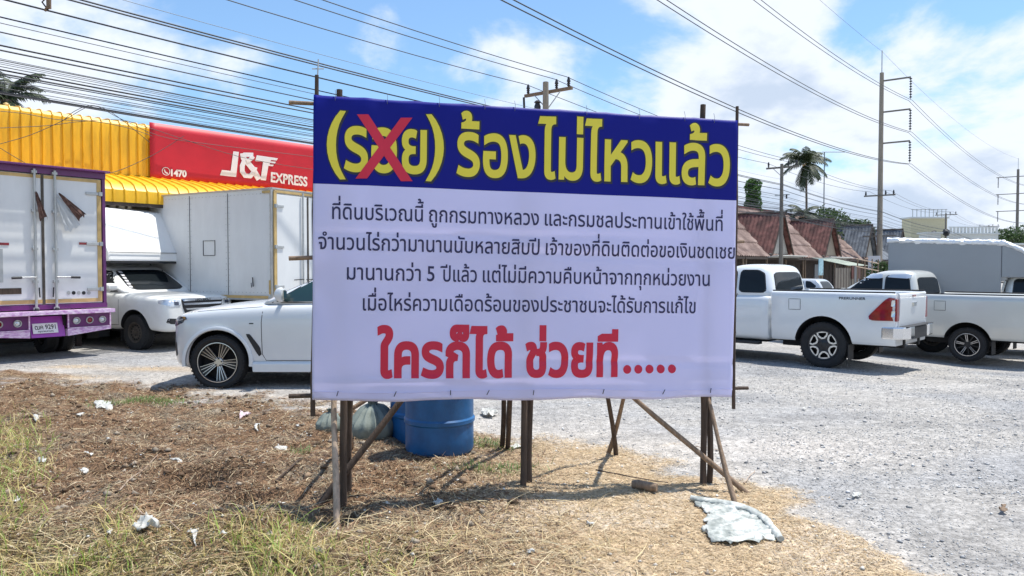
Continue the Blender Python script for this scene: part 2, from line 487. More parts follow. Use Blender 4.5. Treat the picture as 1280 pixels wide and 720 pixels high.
# ------------------------------------------------------------------ ground cover (uncountable)
rs = np.random.RandomState(11)
def gz(x, y, A=GZ):
    i = np.clip(np.searchsorted(GX, x)-1, 0, nx-2); j = np.clip(np.searchsorted(GY, y)-1, 0, ny-2)
    fx = (x-GX[i])/(GX[i+1]-GX[i]); fy = (y-GY[j])/(GY[j+1]-GY[j])
    return (A[j, i]*(1-fx)+A[j, i+1]*fx)*(1-fy)+(A[j+1, i]*(1-fx)+A[j+1, i+1]*fx)*fy
def sample(n, x0, x1, y0, y1, dens):
    X = []; Y = []; c = 0
    while c < n:
        x = rs.uniform(x0, x1, n*2); y = rs.uniform(y0, y1, n*2)
        ok = (np.abs(x) < .76*y+.4) & (rs.rand(n*2) < dens(x, y))
        X.append(x[ok]); Y.append(y[ok]); c += ok.sum()
    return np.concatenate(X)[:n], np.concatenate(Y)[:n]
def strands(name, n, area, dens, length, tilt, width, pal, curl, label, cat, material, zoff=0.0, power=1.0, avoid=True):
    x, y = sample(n, *area, dens)
    L = rs.uniform(0, 1, n)**power*(length[1]-length[0])+length[0]
    az_ = rs.uniform(0, 2*np.pi, n); el_ = rs.uniform(tilt[0], tilt[1], n)
    S = 3
    pts = np.zeros((n, S+1, 3))
    pts[:, 0] = np.stack([x, y, gz(x, y)+zoff+rs.uniform(-.004, .012, n)], -1)
    turn = rs.uniform(-curl, curl, n); dr = rs.uniform(.1, .8, n)*curl
    for s in range(S):
        a = az_+turn*s; e = el_-dr*s
        st = np.stack([np.cos(a)*np.cos(e), np.sin(a)*np.cos(e), np.sin(e)], -1)*(L/S)[:, None]
        pts[:, s+1] = pts[:, s]+st
        gzz = gz(pts[:, s+1, 0], pts[:, s+1, 1])+.003
        pts[:, s+1, 2] = np.maximum(pts[:, s+1, 2], gzz)
    wdt = rs.uniform(width[0], width[1], n)
    side = np.stack([-np.sin(az_), np.cos(az_), rs.uniform(-.5, .5, n)], -1)*wdt[:, None]
    V = np.zeros((n, (S+1)*2, 3))
    for s in range(S+1):
        tp = (1, .95, .75, .12)[s]
        V[:, s*2] = pts[:, s]+side*tp; V[:, s*2+1] = pts[:, s]-side*tp
    base = (np.arange(n)*(S+1)*2)[:, None]
    Fq = np.concatenate([base+np.array([[s*2, s*2+1, s*2+3, s*2+2]]) for s in range(S)], 1).reshape(-1, 4)
    pal = np.array(pal); c = pal[rs.randint(0, len(pal), n)]*rs.uniform(.65, 1.25, (n, 1))
    C = np.ones((n, (S+1)*2, 4)); C[:, :, :3] = c[:, None]
    me = np_mesh(name, V.reshape(-1, 3), Fq, 4, C.reshape(-1, 4))
    me.materials.append(material)
    return tag(link(name, me), label, cat, None, 'stuff')
M['straw'] = mat('straw', (.4, .3, .2), .7, attr='col', trans=.15)
M['grass'] = mat('grass_blades', (.2, .3, .1), .55, attr='col', trans=.35)
M['stone'] = mat('gravel_stone', (.4, .4, .4), .85, attr='col', spec=.3)
vegd = lambda x, y: gz(x, y, GV)
def sm(a, b_, x): t_ = np.clip((x-a)/(b_-a), 0, 1); return t_*t_*(3-2*t_)
strands('dry_plant_litter', 105000, (-8.5, .6, 3.2, 12), lambda x, y: vegd(x, y)*sm(.6, -.5, x)*np.clip(6/y, .25, 1), (.03, .15), (-.05, .5), (.0011, .0032),
        [(.14, .075, .04), (.22, .12, .06), (.31, .19, .10), (.40, .28, .16), (.08, .05, .03), (.62, .51, .33), (.27, .15, .075), (.36, .21, .11), (.17, .10, .055), (.11, .065, .035), (.55, .43, .26)], .5,
        'dark brown and ashy dried plant litter left of the banner', 'plant litter', M['straw'], power=1.8)
strands('dry_straw', 42000, (-1.2, 2.6, 3.2, 8.2), lambda x, y: vegd(x, y)*sm(-1.2, .3, x), (.02, .085), (-.05, .25), (.001, .0026),
        [(.62, .47, .27), (.50, .36, .20), (.70, .56, .36), (.38, .26, .15), (.58, .44, .28)], .5,
        'short tan dried grass mat below and right of the banner', 'dry grass', M['straw'], power=1.5)
strands('long_grass', 7000, (-8.5, -.2, 3.3, 9.0), lambda x, y: np.maximum(sm(5.0, 4.2, y+.25*np.sin(x*5))*sm(-.3, -1.6, x)*(.12+.88*(np.sin(x*4.3+y*3)*np.cos(x*1.7-y*2.3) > -.15)), .5*sm(.60, .70, -x/y)*sm(9, 7, y)*(x < -2.8)), (.06, .22), (.3, 1.35), (.0018, .004),
        [(.62, .52, .20), (.54, .43, .16), (.66, .56, .26), (.26, .37, .07), (.36, .46, .10), (.30, .42, .08), (.58, .48, .22), (.48, .36, .16)], .45,
        'long yellow green grass in the lower left corner', 'grass', M['grass'], power=1.3)
strands('straw_stalk', 3800, (-3.2, 1.0, 3.3, 5.6), lambda x, y: sm(5.5, 4.2, y)*sm(1.0, -.2, x)*.9+.03, (.10, .34), (.0, .35), (.0012, .0028),
        [(.60, .48, .27), (.52, .40, .21), (.64, .54, .34), (.42, .31, .16)], .18,
        'pale long straw stalks lying across the lower edge', 'straw', M['straw'])
strands('green_weeds', 1500, (-8, 1.8, 3.5, 11), lambda x, y: vegd(x, y)*(np.exp(-((x+.25)/.25)**2-((y-6.95)/.15)**2)+.8*np.exp(-((x+.15)/.3)**2-((y-5.95)/.12)**2)+.8*np.exp(-((x+1.9)/.1)**2-((y-6.6)/.1)**2)+np.exp(-((x+4.6)/.5)**2-((y-9.3)/.2)**2)+.5*np.exp(-((x+1.35)/.15)**2-((y-5.0)/.1)**2)), (.03, .10), (.4, 1.4), (.0015, .004),
        [(.16, .26, .07), (.22, .30, .09), (.14, .20, .06)], .5, 'small green weeds sprouting among the dried plants', 'weeds', M['grass'])
# loose stones
def stones(name, n, area, dens, size, pal, label):
    x, y = sample(n, *area, dens)
    s = size[0]+(size[1]-size[0])*rs.rand(n)**2.6
    base = np.array([(1, 0, 0), (-1, 0, 0), (0, 1, 0), (0, -1, 0), (0, 0, 1), (0, 0, -1)], float)
    V = base[None]*s[:, None, None]*rs.uniform(.6, 1.3, (n, 6, 1))*np.array([1, 1, .6])+rs.uniform(-.25, .25, (n, 6, 3))*s[:, None, None]
    a = rs.uniform(0, 6.28, n); ca, sa = np.cos(a)[:, None], np.sin(a)[:, None]
    Vx = V[:, :, 0]*ca-V[:, :, 1]*sa; Vy = V[:, :, 0]*sa+V[:, :, 1]*ca
    V = np.stack([Vx+x[:, None], Vy+y[:, None], V[:, :, 2]+(gz(x, y)+s*.25)[:, None]], -1)
    fs = np.array([(0, 2, 4), (2, 1, 4), (1, 3, 4), (3, 0, 4), (2, 0, 5), (1, 2, 5), (3, 1, 5), (0, 3, 5)])
    Ff = ((np.arange(n)*6)[:, None, None]+fs[None]).reshape(-1, 3)
    pal = np.array(pal); c = pal[rs.randint(0, len(pal), n)]*rs.uniform(.7, 1.2, (n, 1))
    C = np.ones((n, 6, 4)); C[:, :, :3] = c[:, None]
    me = np_mesh(name, V.reshape(-1, 3), Ff, 3, C.reshape(-1, 4)); me.materials.append(M['stone'])
    return tag(link(name, me), label, 'gravel', None, 'stuff')
PALS = [(.44, .435, .43), (.54, .535, .53), (.36, .355, .35), (.62, .61, .59), (.46, .44, .41), (.29, .285, .285)]
def gd(x, y):
    v = vegd(x, y)
    cl = .35+.65*(np.sin(x*2.1+1)*np.sin(y*1.7+x*.8) > -.35)
    return (1-v)*cl*np.clip(5.5/y, .1, 1)*(x > -9)*(.35+.65*sm(1.5, 3, x))
stones('gravel', 52000, (-9, 9.5, 3.2, 14), gd, (.003, .0095), PALS, 'loose grey gravel stones over the yard')
stones('gravel', 1500, (-9, 9.5, 3.6, 14), gd, (.010, .024), PALS, 'larger scattered gravel stones over the yard')
stones('gravel', 2600, (-6, 2.4, 3.3, 10), lambda x, y: vegd(x, y)*.9, (.004, .018), [(.5, .46, .4), (.34, .28, .22), (.62, .58, .5)], 'small pale stones among the dried plants')

M['clod'] = M['stone']
stones('soil_clods', 2600, (-8.5, .4, 3.6, 11), lambda x, y: vegd(x, y)*sm(.4, -.8, x)*(np.sin(x*2.3+1)*np.sin(y*2.9+x) > -.2), (.008, .045), [(.16, .10, .06), (.24, .17, .11), (.30, .25, .19), (.10, .065, .04)], 'crumbly brown soil clods among the dried plants')
stones('pale_shreds', 900, (-8.5, 2.2, 3.4, 11), lambda x, y: vegd(x, y)*(.3+.7*(np.sin(x*1.3)*np.sin(y*2.1+.5) > 0)), (.004, .020), [(.72, .70, .64), (.62, .58, .50), (.80, .79, .75)], 'tiny pale shreds of plastic and paper among the dried plants')
# ------------------------------------------------------------------ banner
TL = at(392, 118, 5.20); BLc = at(390, 502, 5.20); TR = at(923, 150, 5.75)
BU = TR-TL; BV = BLc-TL
BN = BU.cross(BV).normalized()
if BN.y > 0: BN = -BN             # towards the viewer
Lu, Lv = BU.length, BV.length
def bdisp(u, v):
    d = .010*math.sin(u*9.5+v*2.2)*math.sin(v*3.1) + .006*math.sin(u*23+v*7)
    d += .004*nz(u*6, v*5, 1.3, 2)
    d += .010*math.exp(-((v-(.30+.02*u))/.012)**2)*0
    for (u0, v0, su, sv, am, an) in ((.62, .50, .30, .012, -.006, .03), (.36, .44, .35, .010, -.006, -.02), (.78, .87, .3, .012, -.007, .02), (.25, .93, .3, .012, .006, -.05), (.5, .95, .4, .010, -.007, 0), (.12, .2, .02, .3, .006, 0), (.9, .3, .015, .3, -.006, 0)):
        dv = v-v0-an*(u-u0)
        d += 1.9*am*math.exp(-(dv/sv)**2-((u-u0)/su)**2)
    # edges drawn back to the rails by the ties
    d += -.012*math.exp(-((1-v)/.03)**2)*(1+math.cos(u*2*math.pi*8))*.5
    d += -.008*math.exp(-(v/.02)**2)*(1+math.cos(u*2*math.pi*9))*.5
    d += .012*math.exp(-(u/.03)**2)*math.sin(v*17)
    return d
def bedge(u, v):
    dv = -.006*math.exp(-(v/.03)**2)*abs(math.sin(u*math.pi*9)) + .008*math.exp(-((1-v)/.03)**2)*math.sin(u*21+1)
    return -dv
def BP(u, v, off=0):
    vv = v+bedge(u, v)*0.5
    return TL+BU*u+BV*vv+BN*(bdisp(u, v)+off)
NU, NV = 150, 90
us = [i/NU for i in range(NU+1)]; vs_ = [j/NV for j in range(NV+1)]
vbl = on_plane(391, 231, TL, BN); vbr = on_plane(923, 249, TL, BN)
def uv_of(p):
    q = p-TL
    uu, uv_, vv = BU.dot(BU), BU.dot(BV), BV.dot(BV)
    a, c = q.dot(BU), q.dot(BV)
    det = uu*vv-uv_*uv_
    return ((a*vv-c*uv_)/det, (c*uu-a*uv_)/det)
vb = (uv_of(vbl)[1]+uv_of(vbr)[1])/2
vs_ = sorted(set([round(v, 6) for v in vs_ if abs(v-vb) > .004]+[vb]))
m_ = MB()
nvv = len(vs_)
vsv = [BP(u, v) for v in vs_ for u in us]
fsv = []; mi = []
for j in range(nvv-1):
    for i in range(NU):
        fsv.append((j*(NU+1)+i, (j+1)*(NU+1)+i, (j+1)*(NU+1)+i+1, j*(NU+1)+i+1)); mi.append(1 if vs_[j] < vb-1e-5 else 0)
m_.v = [tuple(p) for p in vsv]; m_.f = fsv; m_.m = mi
M['ban_w'] = mat('banner_vinyl_pale', (.80, .80, 1.0), .55, trans=.48, bump=.002, bscale=5, spec=.4)
M['ban_b'] = mat('banner_vinyl_blue', (.005, .010, .25), .5, trans=.12, spec=.2)
M['p_yel'] = mat('yellow_print', (.76, .66, .05), .45)
M['p_dk'] = mat('outline_print', (.01, .012, .03), .45)
M['p_navy'] = mat('navy_print', (.012, .012, .075), .45)
M['p_red'] = mat('red_print', (.55, .005, .045), .45)
M['p_cross'] = mat('red_cross_print', (.62, .01, .05), .45)
banner = m_.build('banner', [M['ban_w'], M['ban_b']], smooth=60, recalc=False)
sm_ = banner.modifiers.new('thick', 'SOLIDIFY'); sm_.thickness = .0015; sm_.offset = -1 if (Vector(banner.data.polygons[0].normal).dot(BN) > 0) else 1
tag(banner, 'large white vinyl banner with blue headline band and Thai text', 'banner')

# --- lettering
GL = {}
def winding(p, cs):
    w_ = 0; x, y = p
    for c in cs:
        n = len(c)
        for i in range(n):
            x0, y0 = c[i]; x1, y1 = c[(i+1) % n]
            if y0 <= y:
                if y1 > y and (x1-x0)*(y-y0)-(x-x0)*(y1-y0) > 0: w_ += 1
            elif y1 <= y and (x1-x0)*(y-y0)-(x-x0)*(y1-y0) < 0: w_ -= 1
    return w_
def glyph(ch, off):
    k_ = (ch, off)
    if k_ in GL: return GL[k_]
    cu = bpy.data.curves.new('g', 'FONT'); cu.body = ch; cu.resolution_u = 3
    ob = bpy.data.objects.new('g', cu); COL.objects.link(ob)
    dg = bpy.context.evaluated_depsgraph_get(); dg.update()
    cv = ob.evaluated_get(dg).to_curve(dg)
    cs = []
    for sp_ in cv.splines:
        bp_ = sp_.bezier_points; n = len(bp_); c = []
        for i in range(n):
            p0, h0, h1, p1 = bp_[i].co, bp_[i].handle_right, bp_[(i+1) % n].handle_left, bp_[(i+1) % n].co
            st = ((h0-p0).length+(h1-p1).length)
            straight = (p1-p0).length < 1e-6 or abs((h0-p0).cross(p1-p0).z)+abs((h1-p1).cross(p1-p0).z) < 2e-4*(p1-p0).length
            K = 1 if straight else 5
            for k in range(K):
                t = k/K
                q = p0*(1-t)**3+h0*3*t*(1-t)**2+h1*3*t*t*(1-t)+p1*t**3
                if not c or abs(c[-1][0]-q.x)+abs(c[-1][1]-q.y) > 1e-4: c.append((q.x, q.y))
        if len(c) > 2 and abs(c[0][0]-c[-1][0])+abs(c[0][1]-c[-1][1]) < 1e-4: c.pop()
        if len(c) > 2: cs.append(c)
    def area(c): return sum(c[i][0]*c[(i+1) % len(c)][1]-c[(i+1) % len(c)][0]*c[i][1] for i in range(len(c)))/2
    sg = 1 if sum(area(c) for c in cs) > 0 else -1
    if off:
        out = []
        for c in cs:
            n = len(c); o_ = []
            for i in range(n):
                a_ = Vector(c[i-1]); b_ = Vector(c[i]); d_ = Vector(c[(i+1) % n])
                e1 = (b_-a_).normalized(); e2 = (d_-b_).normalized()
                n1 = Vector((e1.y, -e1.x))*sg; n2 = Vector((e2.y, -e2.x))*sg
                m_ = n1+n2
                if m_.length < .3: o_ += [tuple(b_+n1*off), tuple(b_+n2*off)]; continue
                m_.normalize(); k = min(1/max(.3, m_.dot(n1)), 1.6)
                o_.append(tuple(b_+m_*off*k))
            out.append(o_)
        cs2 = out
    else: cs2 = cs
    vs = []; es = []
    for c in cs2:
        b_ = len(vs); n = len(c)
        vs += [Vector(p) for p in c]; es += [(b_+i, b_+(i+1) % n) for i in range(n)]
    V = []; Fs = []
    if vs:
        r = delaunay_2d_cdt(vs, es, [], 0, 1e-5)
        V = [(v.x, v.y) for v in r[0]]
        for f in r[2]:
            c_ = (sum(V[i][0] for i in f)/len(f), sum(V[i][1] for i in f)/len(f))
            if winding(c_, cs2)*sg > 0: Fs.append(tuple(f))
    cu2 = bpy.data.curves.new('g', 'FONT'); cu2.body = ch+'|'; ob.data = cu2
    dg.update(); m = ob.evaluated_get(dg).to_mesh()
    adv = max(v.co.x for v in m.vertices)-.168
    bpy.data.objects.remove(ob); bpy.data.curves.remove(cu); bpy.data.curves.remove(cu2)
    GL[k_] = (V, Fs, adv); return GL[k_]
UP = set('ิีึืั็'); TONE = set('่้๊๋์'); TALL = set('ปฝฟฬ')
def word(s, off, gap=0.):
    V = []; Fs = []; x = 0.; prev = ''; base = ''; upper = False
    for idx, ch in enumerate(s):
        if ch == ' ':
            x += .26; continue
        gv, gf, adv = glyph(ch, off)
        ox, oy = x, 0.
        if ch in UP or ch in TONE:
            if base in TALL: ox -= .20
            if ch in TONE and (upper or (idx+1 < len(s) and s[idx+1] == 'ำ')): oy += .20
            ox -= gap*.5
            if ch in UP: upper = True
        elif ch in 'ุู':
            ox -= gap*.5
        else:
            base = ch; upper = False
        b_ = len(V)
        V += [(a+ox, c+oy) for a, c in gv]; Fs += [tuple(b_+i for i in f) for f in gf]
        if not (ch in UP or ch in TONE or ch in 'ุู'): x += adv+gap
    return V, Fs
def mesh2d(V, Fs, bis):
    bm = bmesh.new()
    vv = [bm.verts.new((a, b_, 0)) for a, b_ in V]
    for f in Fs:
        try: bm.faces.new([vv[i] for i in f])
        except ValueError: pass
    if bis:
        x0 = min(a for a, _ in V); x1 = max(a for a, _ in V)
        y0 = min(b_ for _, b_ in V); y1 = max(b_ for _, b_ in V)
        k_ = x0+bis
        while k_ < x1:
            bmesh.ops.bisect_plane(bm, geom=bm.verts[:]+bm.edges[:]+bm.faces[:], plane_co=(k_, 0, 0), plane_no=(1, 0, 0)); k_ += bis
        k_ = y0+bis
        while k_ < y1:
            bmesh.ops.bisect_plane(bm, geom=bm.verts[:]+bm.edges[:]+bm.faces[:], plane_co=(0, k_, 0), plane_no=(0, 1, 0)); k_ += bis
    bm.verts.index_update()
    V2 = [(v.co.x, v.co.y) for v in bm.verts]; F2 = [tuple(v.index for v in f.verts) for f in bm.faces]
    bm.free(); return V2, F2
def banner_text(name, words, xh, off, matl, lift, gap=0., bis=.08, dx=0, dy=0):
    for s, xl, yl, xr, yr in words:
        mb = MB()
        V, Fs = word(s, off, gap)
        V, Fs = mesh2d(V, Fs, bis*.9)
        V0 = word(s, 0., gap)[0]
        mn, mx = min(a for a, _ in V0), max(a for a, _ in V0)
        a = uv_of(on_plane(xl+dx, yl+dy, TL, BN)); b_ = uv_of(on_plane(xr+dx, yr+dy, TL, BN))
        sx = (b_[0]-a[0])/(mx-mn); sl = (b_[1]-a[1])/(mx-mn)
        dmid = (5.2+5.75)/2
        sy = xh/F*dmid/.558/Lv
        if s in '()': V = [(x, y*.935+.106) for x, y in V]
        P = [BP(a[0]+(x-mn)*sx, a[1]+(x-mn)*sl-y*sy, lift) for x, y in V]
        mb.add(P, Fs)
        mb.build(name, matl, banner, recalc=False)
H = [('(', 410, 212, 430, 212.5), ('รอย', 431.5, 212.2, 532, 216), (')', 534, 215, 553, 215.5),
     ('ร้อง', 572, 218.0, 668, 221.7), ('ไม่ไหว', 673.5, 221.8, 813, 227.2), ('แล้ว', 819.5, 227.6, 911, 231)]
banner_text('headline_outline', H, 50.5, .044, M['p_dk'], .0015, dx=.8, dy=.8)
banner_text('headline_lettering', H, 50.5, .019, M['p_yel'], .003)
mb = MB()
for poly in (((298, 195), (362, 195), (610, 570), (545, 570)), ((545, 212), (610, 212), (355, 555), (290, 555))):
    pp = [(380+a/4.5, 100+b_/4.5) for a, b_ in poly]
    lf = .0042 if poly[0][0] == 298 else .0050
    q = [uv_of(on_plane(a, b_, TL, BN)) for a, b_ in pp]
    V, Fs = mesh2d([(a, b_) for a, b_ in q], [(0, 1, 2, 3)], .012)
    mb.add([BP(a, b_, lf) for a, b_ in V], Fs)
mb.build('red_cross_mark', M['p_cross'], banner, recalc=False)
T = [('ที่ดินบริเวณนี้', 415.4, 273.6, 529, 277.0), ('ถูกกรมทางหลวง', 536.3, 277.2, 673.3, 281.6), ('และกรมชลประทานเข้าใช้พื้นที่', 681, 281.8, 903.5, 288.6),
     ('จำนวนไร่กว่ามานานนับหลายสิบปี', 398.2, 311.2, 674.2, 318.4), ('เจ้าของที่ดินติดต่อขอเงินชดเชย', 682.4, 318.4, 918.5, 323.3),
     ('มานานกว่า', 433.8, 349.2, 525.7, 351.2), ('5', 534, 351.2, 543, 351.4), ('ปีแล้ว', 550.6, 351.6, 596, 352.6), ('แต่ไม่มีความคืบหน้าจากทุกหน่วยงาน', 603.8, 352.6, 886.8, 357.4),
     ('เมื่อไหร่ความเดือดร้อนของประชาชนจะได้รับการแก้ไข', 453.7, 387.8, 869.3, 391.4)]
banner_text('text_lettering', T, 14.6, .009, M['p_navy'], .003, bis=.25)
Q = [('ใครก็ได้', 473.5, 470.3, 639, 469.5), ('ช่วยที', 658.5, 469.3, 770, 468.8)]
banner_text('closing_line_lettering', Q, 40.0, .036, M['p_red'], .003)
for k_ in range(5):
    mb = MB()
    c_ = uv_of(on_plane(784+k_*13.9, 461.8-.2*k_, TL, BN))
    mb.add([BP(c_[0]+.0101*math.cos(a)*1., c_[1]+.0155*math.sin(a), .003) for a in [i*math.pi/9 for i in range(18)]], [tuple(range(18))])
    mb.build('dot_mark', M['p_red'], banner, recalc=False)
# ties along the top edge, nails along the hem
for px_ in (419, 484, 549, 606, 644, 733, 800, 856, 893):
    u0, _ = uv_of(on_plane(px_, 130, TL, BN))
    p = BP(u0, .004, .004)
    mb = MB().tube([p+Vector((0, 0, -.02)), p+Vector((.003, 0, .02)), p+Vector((-.002, .01, .055))], .0016, 5)
    mb.build('wire_tie', M['wirel'], banner)
for px_ in (422, 494, 563, 610, 667, 754, 829, 888):
    u0, _ = uv_of(on_plane(px_, 490, TL, BN))
    p = BP(u0, .975, .008); a = rnd.uniform(-.5, .2)
    MB().tube([p+Vector((-a*.02, 0, .018)), p+Vector((a*.02, 0, -.018))], .0028, 5).build('nail', M['dark'], banner)
hem = MB()
for j in range(2):
    v0 = .968+.0*j
hemv = []
for i in range(NU+1):
    u0 = i/NU
    hemv += [BP(u0, .966+.004*math.sin(u0*9), .0022), BP(u0, .9685+.004*math.sin(u0*9), .0042), BP(u0, .971+.004*math.sin(u0*9), .0022)]
hem.add(hemv, [(i*3+k_, i*3+k_+1, i*3+k_+4, i*3+k_+3) for i in range(NU) for k_ in range(2)])
hem.build('hem_seam', M['ban_w'], banner, recalc=False)

# ------------------------------------------------------------------ timber frame
fr = thing('pole_scaffold', 'rough timber pole frame that holds up the vinyl banner', 'pole frame', tuple(gp(654, 608)))
FRI = Vector(fr.location)
def pole(name, a, b_, r0, r1, m='wood', wob=.012, n=9):
    a = Vector(a)-FRI; b_ = Vector(b_)-FRI
    L = (b_-a).length; k_ = max(4, int(L/.22)); ph = rnd.uniform(0, 9)
    pts = []; rr = []
    for i in range(k_+1):
        t_ = i/k_
        o = Vector((noise.noise((ph, t_*L*1.6, 0)), noise.noise((ph+9, t_*L*1.6, 0)), 0))*wob*(2 if 0 < i < k_ else .3)
        pts.append(a.lerp(b_, t_)+o); rr.append((r0+(r1-r0)*t_)*(1+.12*noise.noise((ph+3, t_*L*5, 2))))
    mb = MB().tube(pts, [x*.88 for x in rr], n, jitter=.09)
    return mb.build(name, M[m], fr, smooth=50)
def dn(p, z=.08): return Vector((p.x, p.y, p.z-z))
def bd(px_):   # depth of the banner plane at a pixel column
    return on_plane(px_, 330, TL, BN).y
# posts
def foot(px_, d, z=.08):
    p_ = at(px_, 500, d)
    return Vector((p_.x, p_.y, g(p_.x, p_.y)-z))
pole('post', foot(428, bd(428)+.07), at(424, 112, bd(424)+.09), .031, .026)
pole('post', foot(435, bd(435)+.25), at(436, 450, bd(436)+.12), .030, .026)
pole('post', foot(654, bd(654)+.07), at(654, 160, bd(654)+.10), .028, .024)
pole('post', foot(661, bd(661)+.16), at(667, 200, bd(664)+.16), .030, .022)
pole('post', foot(880, bd(880)+.06), at(879, 131, bd(879)+.09), .031, .024)
pole('post', foot(887, bd(887)+.11), at(885, 300, bd(885)+.14), .028, .024)
pole('post', at(391, 520, 5.27), at(396, 76+18, 5.27), .019, .016)
pole('post', at(917, 511, 5.85), at(921.5, 133, 5.85), .016, .015, wob=.003)
pole('rail', at(361, 128, 5.25), at(936, 156, 5.88), .016, .014, 'woodm', .004)
pole('rail', at(361, 323, 5.25), at(930, 302, 5.88), .018, .014, 'woodm', .004)
pole('rail', at(361, 495, 5.25), at(935, 485, 5.88), .020, .016, 'wood', .004)
pole('brace', dn(gp(420, 658), .05), at(418, 478, 5.44), .028, .022, 'woodp')
pole('brace', dn(gp(391, 647), .05), at(530, 462, 5.64), .033, .026, 'wood')
pole('brace', dn(gp(440, 560), .03), at(424, 470, 5.45), .024, .020, 'woodp')
pole('brace', at(424, 520, 5.5), at(475, 490, 5.6), .020, .018, 'woodm')
pole('brace', dn(gp(627, 558)), at(641, 260, 5.62), .028, .022)
pole('brace', dn(gp(634, 560)), at(646, 330, 5.66), .030, .024)
pole('brace', dn(gp(771, 568)), at(735, 300, 5.75), .025, .02)
pole('brace', dn(gp(757, 566)), at(830, 330, 5.80), .024, .02, 'woodm')
pole('brace', dn(gp(937, 616), .02), at(700, 420, 5.75), .024, .020, 'woodm')
pole('brace', dn(gp(921, 632), .03), at(879, 475, 5.86), .022, .016, 'woodm')
# thin rod standing on the frame's left corner, with a small crosspiece
MB().tube([at(397, 95, 5.27)-FRI, at(398, 74, 5.27)-FRI], .005, 6).tube([at(390, 86, 5.27)-FRI, at(405, 86, 5.27)-FRI], .004, 6).build('rod', M['steel'], fr)

# ------------------------------------------------------------------ drums, sacks, cloth, log
def drum(px_, py_, d_lab):
    p = gp(px_, py_)
    r = .305; prof = [(0, 0), (.27, .0), (r-.01, .02), (r, .05), (r, .18)]
    for zc in (.30, .60):
        prof += [(r, zc-.03), (r+.012, zc-.015), (r+.012, zc+.015), (r, zc+.03)]
    prof += [(r, .84), (r-.015, .89), (r-.035, .905), (r-.045, .90), (0, .895)]
    th = thing('plastic_drum', d_lab, 'drum', (p.x, p.y+.25, p.z-.03), rnd.uniform(0, 3), 'blue plastic drums behind the banner')
    MB().lathe(prof, 40).build('body', M['barrel'], th, smooth=35)
    MB().lathe([(.30, .86), (.322, .862), (.324, .885), (.30, .887)], 40, closed=True).build('rim_band', M['black'], th, smooth=35)
    MB().lathe([(0, .893), (.035, .893), (.035, .915), (0, .915)], 14, c=(.15, .05, 0)).build('bung', M['black'], th, smooth=35)
    return th
drum(546, 569, 'blue plastic drum standing on the litter behind the banner')
drum(522, 556, 'darker blue drum half hidden behind the front blue drum')
def sack(px_, py_, w_, h_, lab, seed):
    p = gp(px_, py_); vs = []; fs = []; n = 48; Lr = 18
    for i in range(Lr+1):
        t_ = i/Lr
        if t_ < .72:
            z = h_*t_/.72*.86; r = w_*(.62+.42*math.sin(min(1, t_/.72)*2.5+.35))*(1-.55*(t_/.72)**3)
        else:
            q = (t_-.72)/.28; z = h_*(.86+.16*q); r = w_*(.16+.16*abs(q-.25))
        if i == 0: r *= .55
        for k_ in range(n):
            a = 2*math.pi*k_/n
            pl = 1+(.07+.13*t_)*math.sin(a*13+seed+2*t_)*min(1, t_*1.6)+.10*noise.noise((math.cos(a)*1.3+seed, math.sin(a)*1.3, t_*2))+.04*noise.noise((math.cos(a)*5, math.sin(a)*5+seed, t_*7))
            vs.append((r*pl*math.cos(a)*1.15+.07*t_*w_, r*pl*math.sin(a)*.9, z+.02*noise.noise((a, t_*5, seed))))
    for i in range(Lr):
        for k_ in range(n):
            fs.append((i*n+k_, i*n+(k_+1) % n, (i+1)*n+(k_+1) % n, (i+1)*n+k_))
    fs.append(tuple(range(n))[::-1]); fs.append(tuple(Lr*n+k_ for k_ in range(n)))
    th = thing('tied_sack', lab, 'sack', (p.x, p.y+w_*.6, p.z-.02), seed)
    MB().add(vs, fs).build('body', M['sack'], th, smooth=60)
    MB().lathe([(w_*.20, h_*.84), (w_*.23, h_*.855), (w_*.20, h_*.87)], 16, c=(.065*w_, 0, 0)).build('tie_cord', M['dark'], th, smooth=60)
sack(462, 549, .25, .42, 'bulging pale green sack tied at the neck beside the blue drum', 1.3)
sack(413, 541, .15, .24, 'smaller slumped grey sack behind the left timber posts', 4.1)

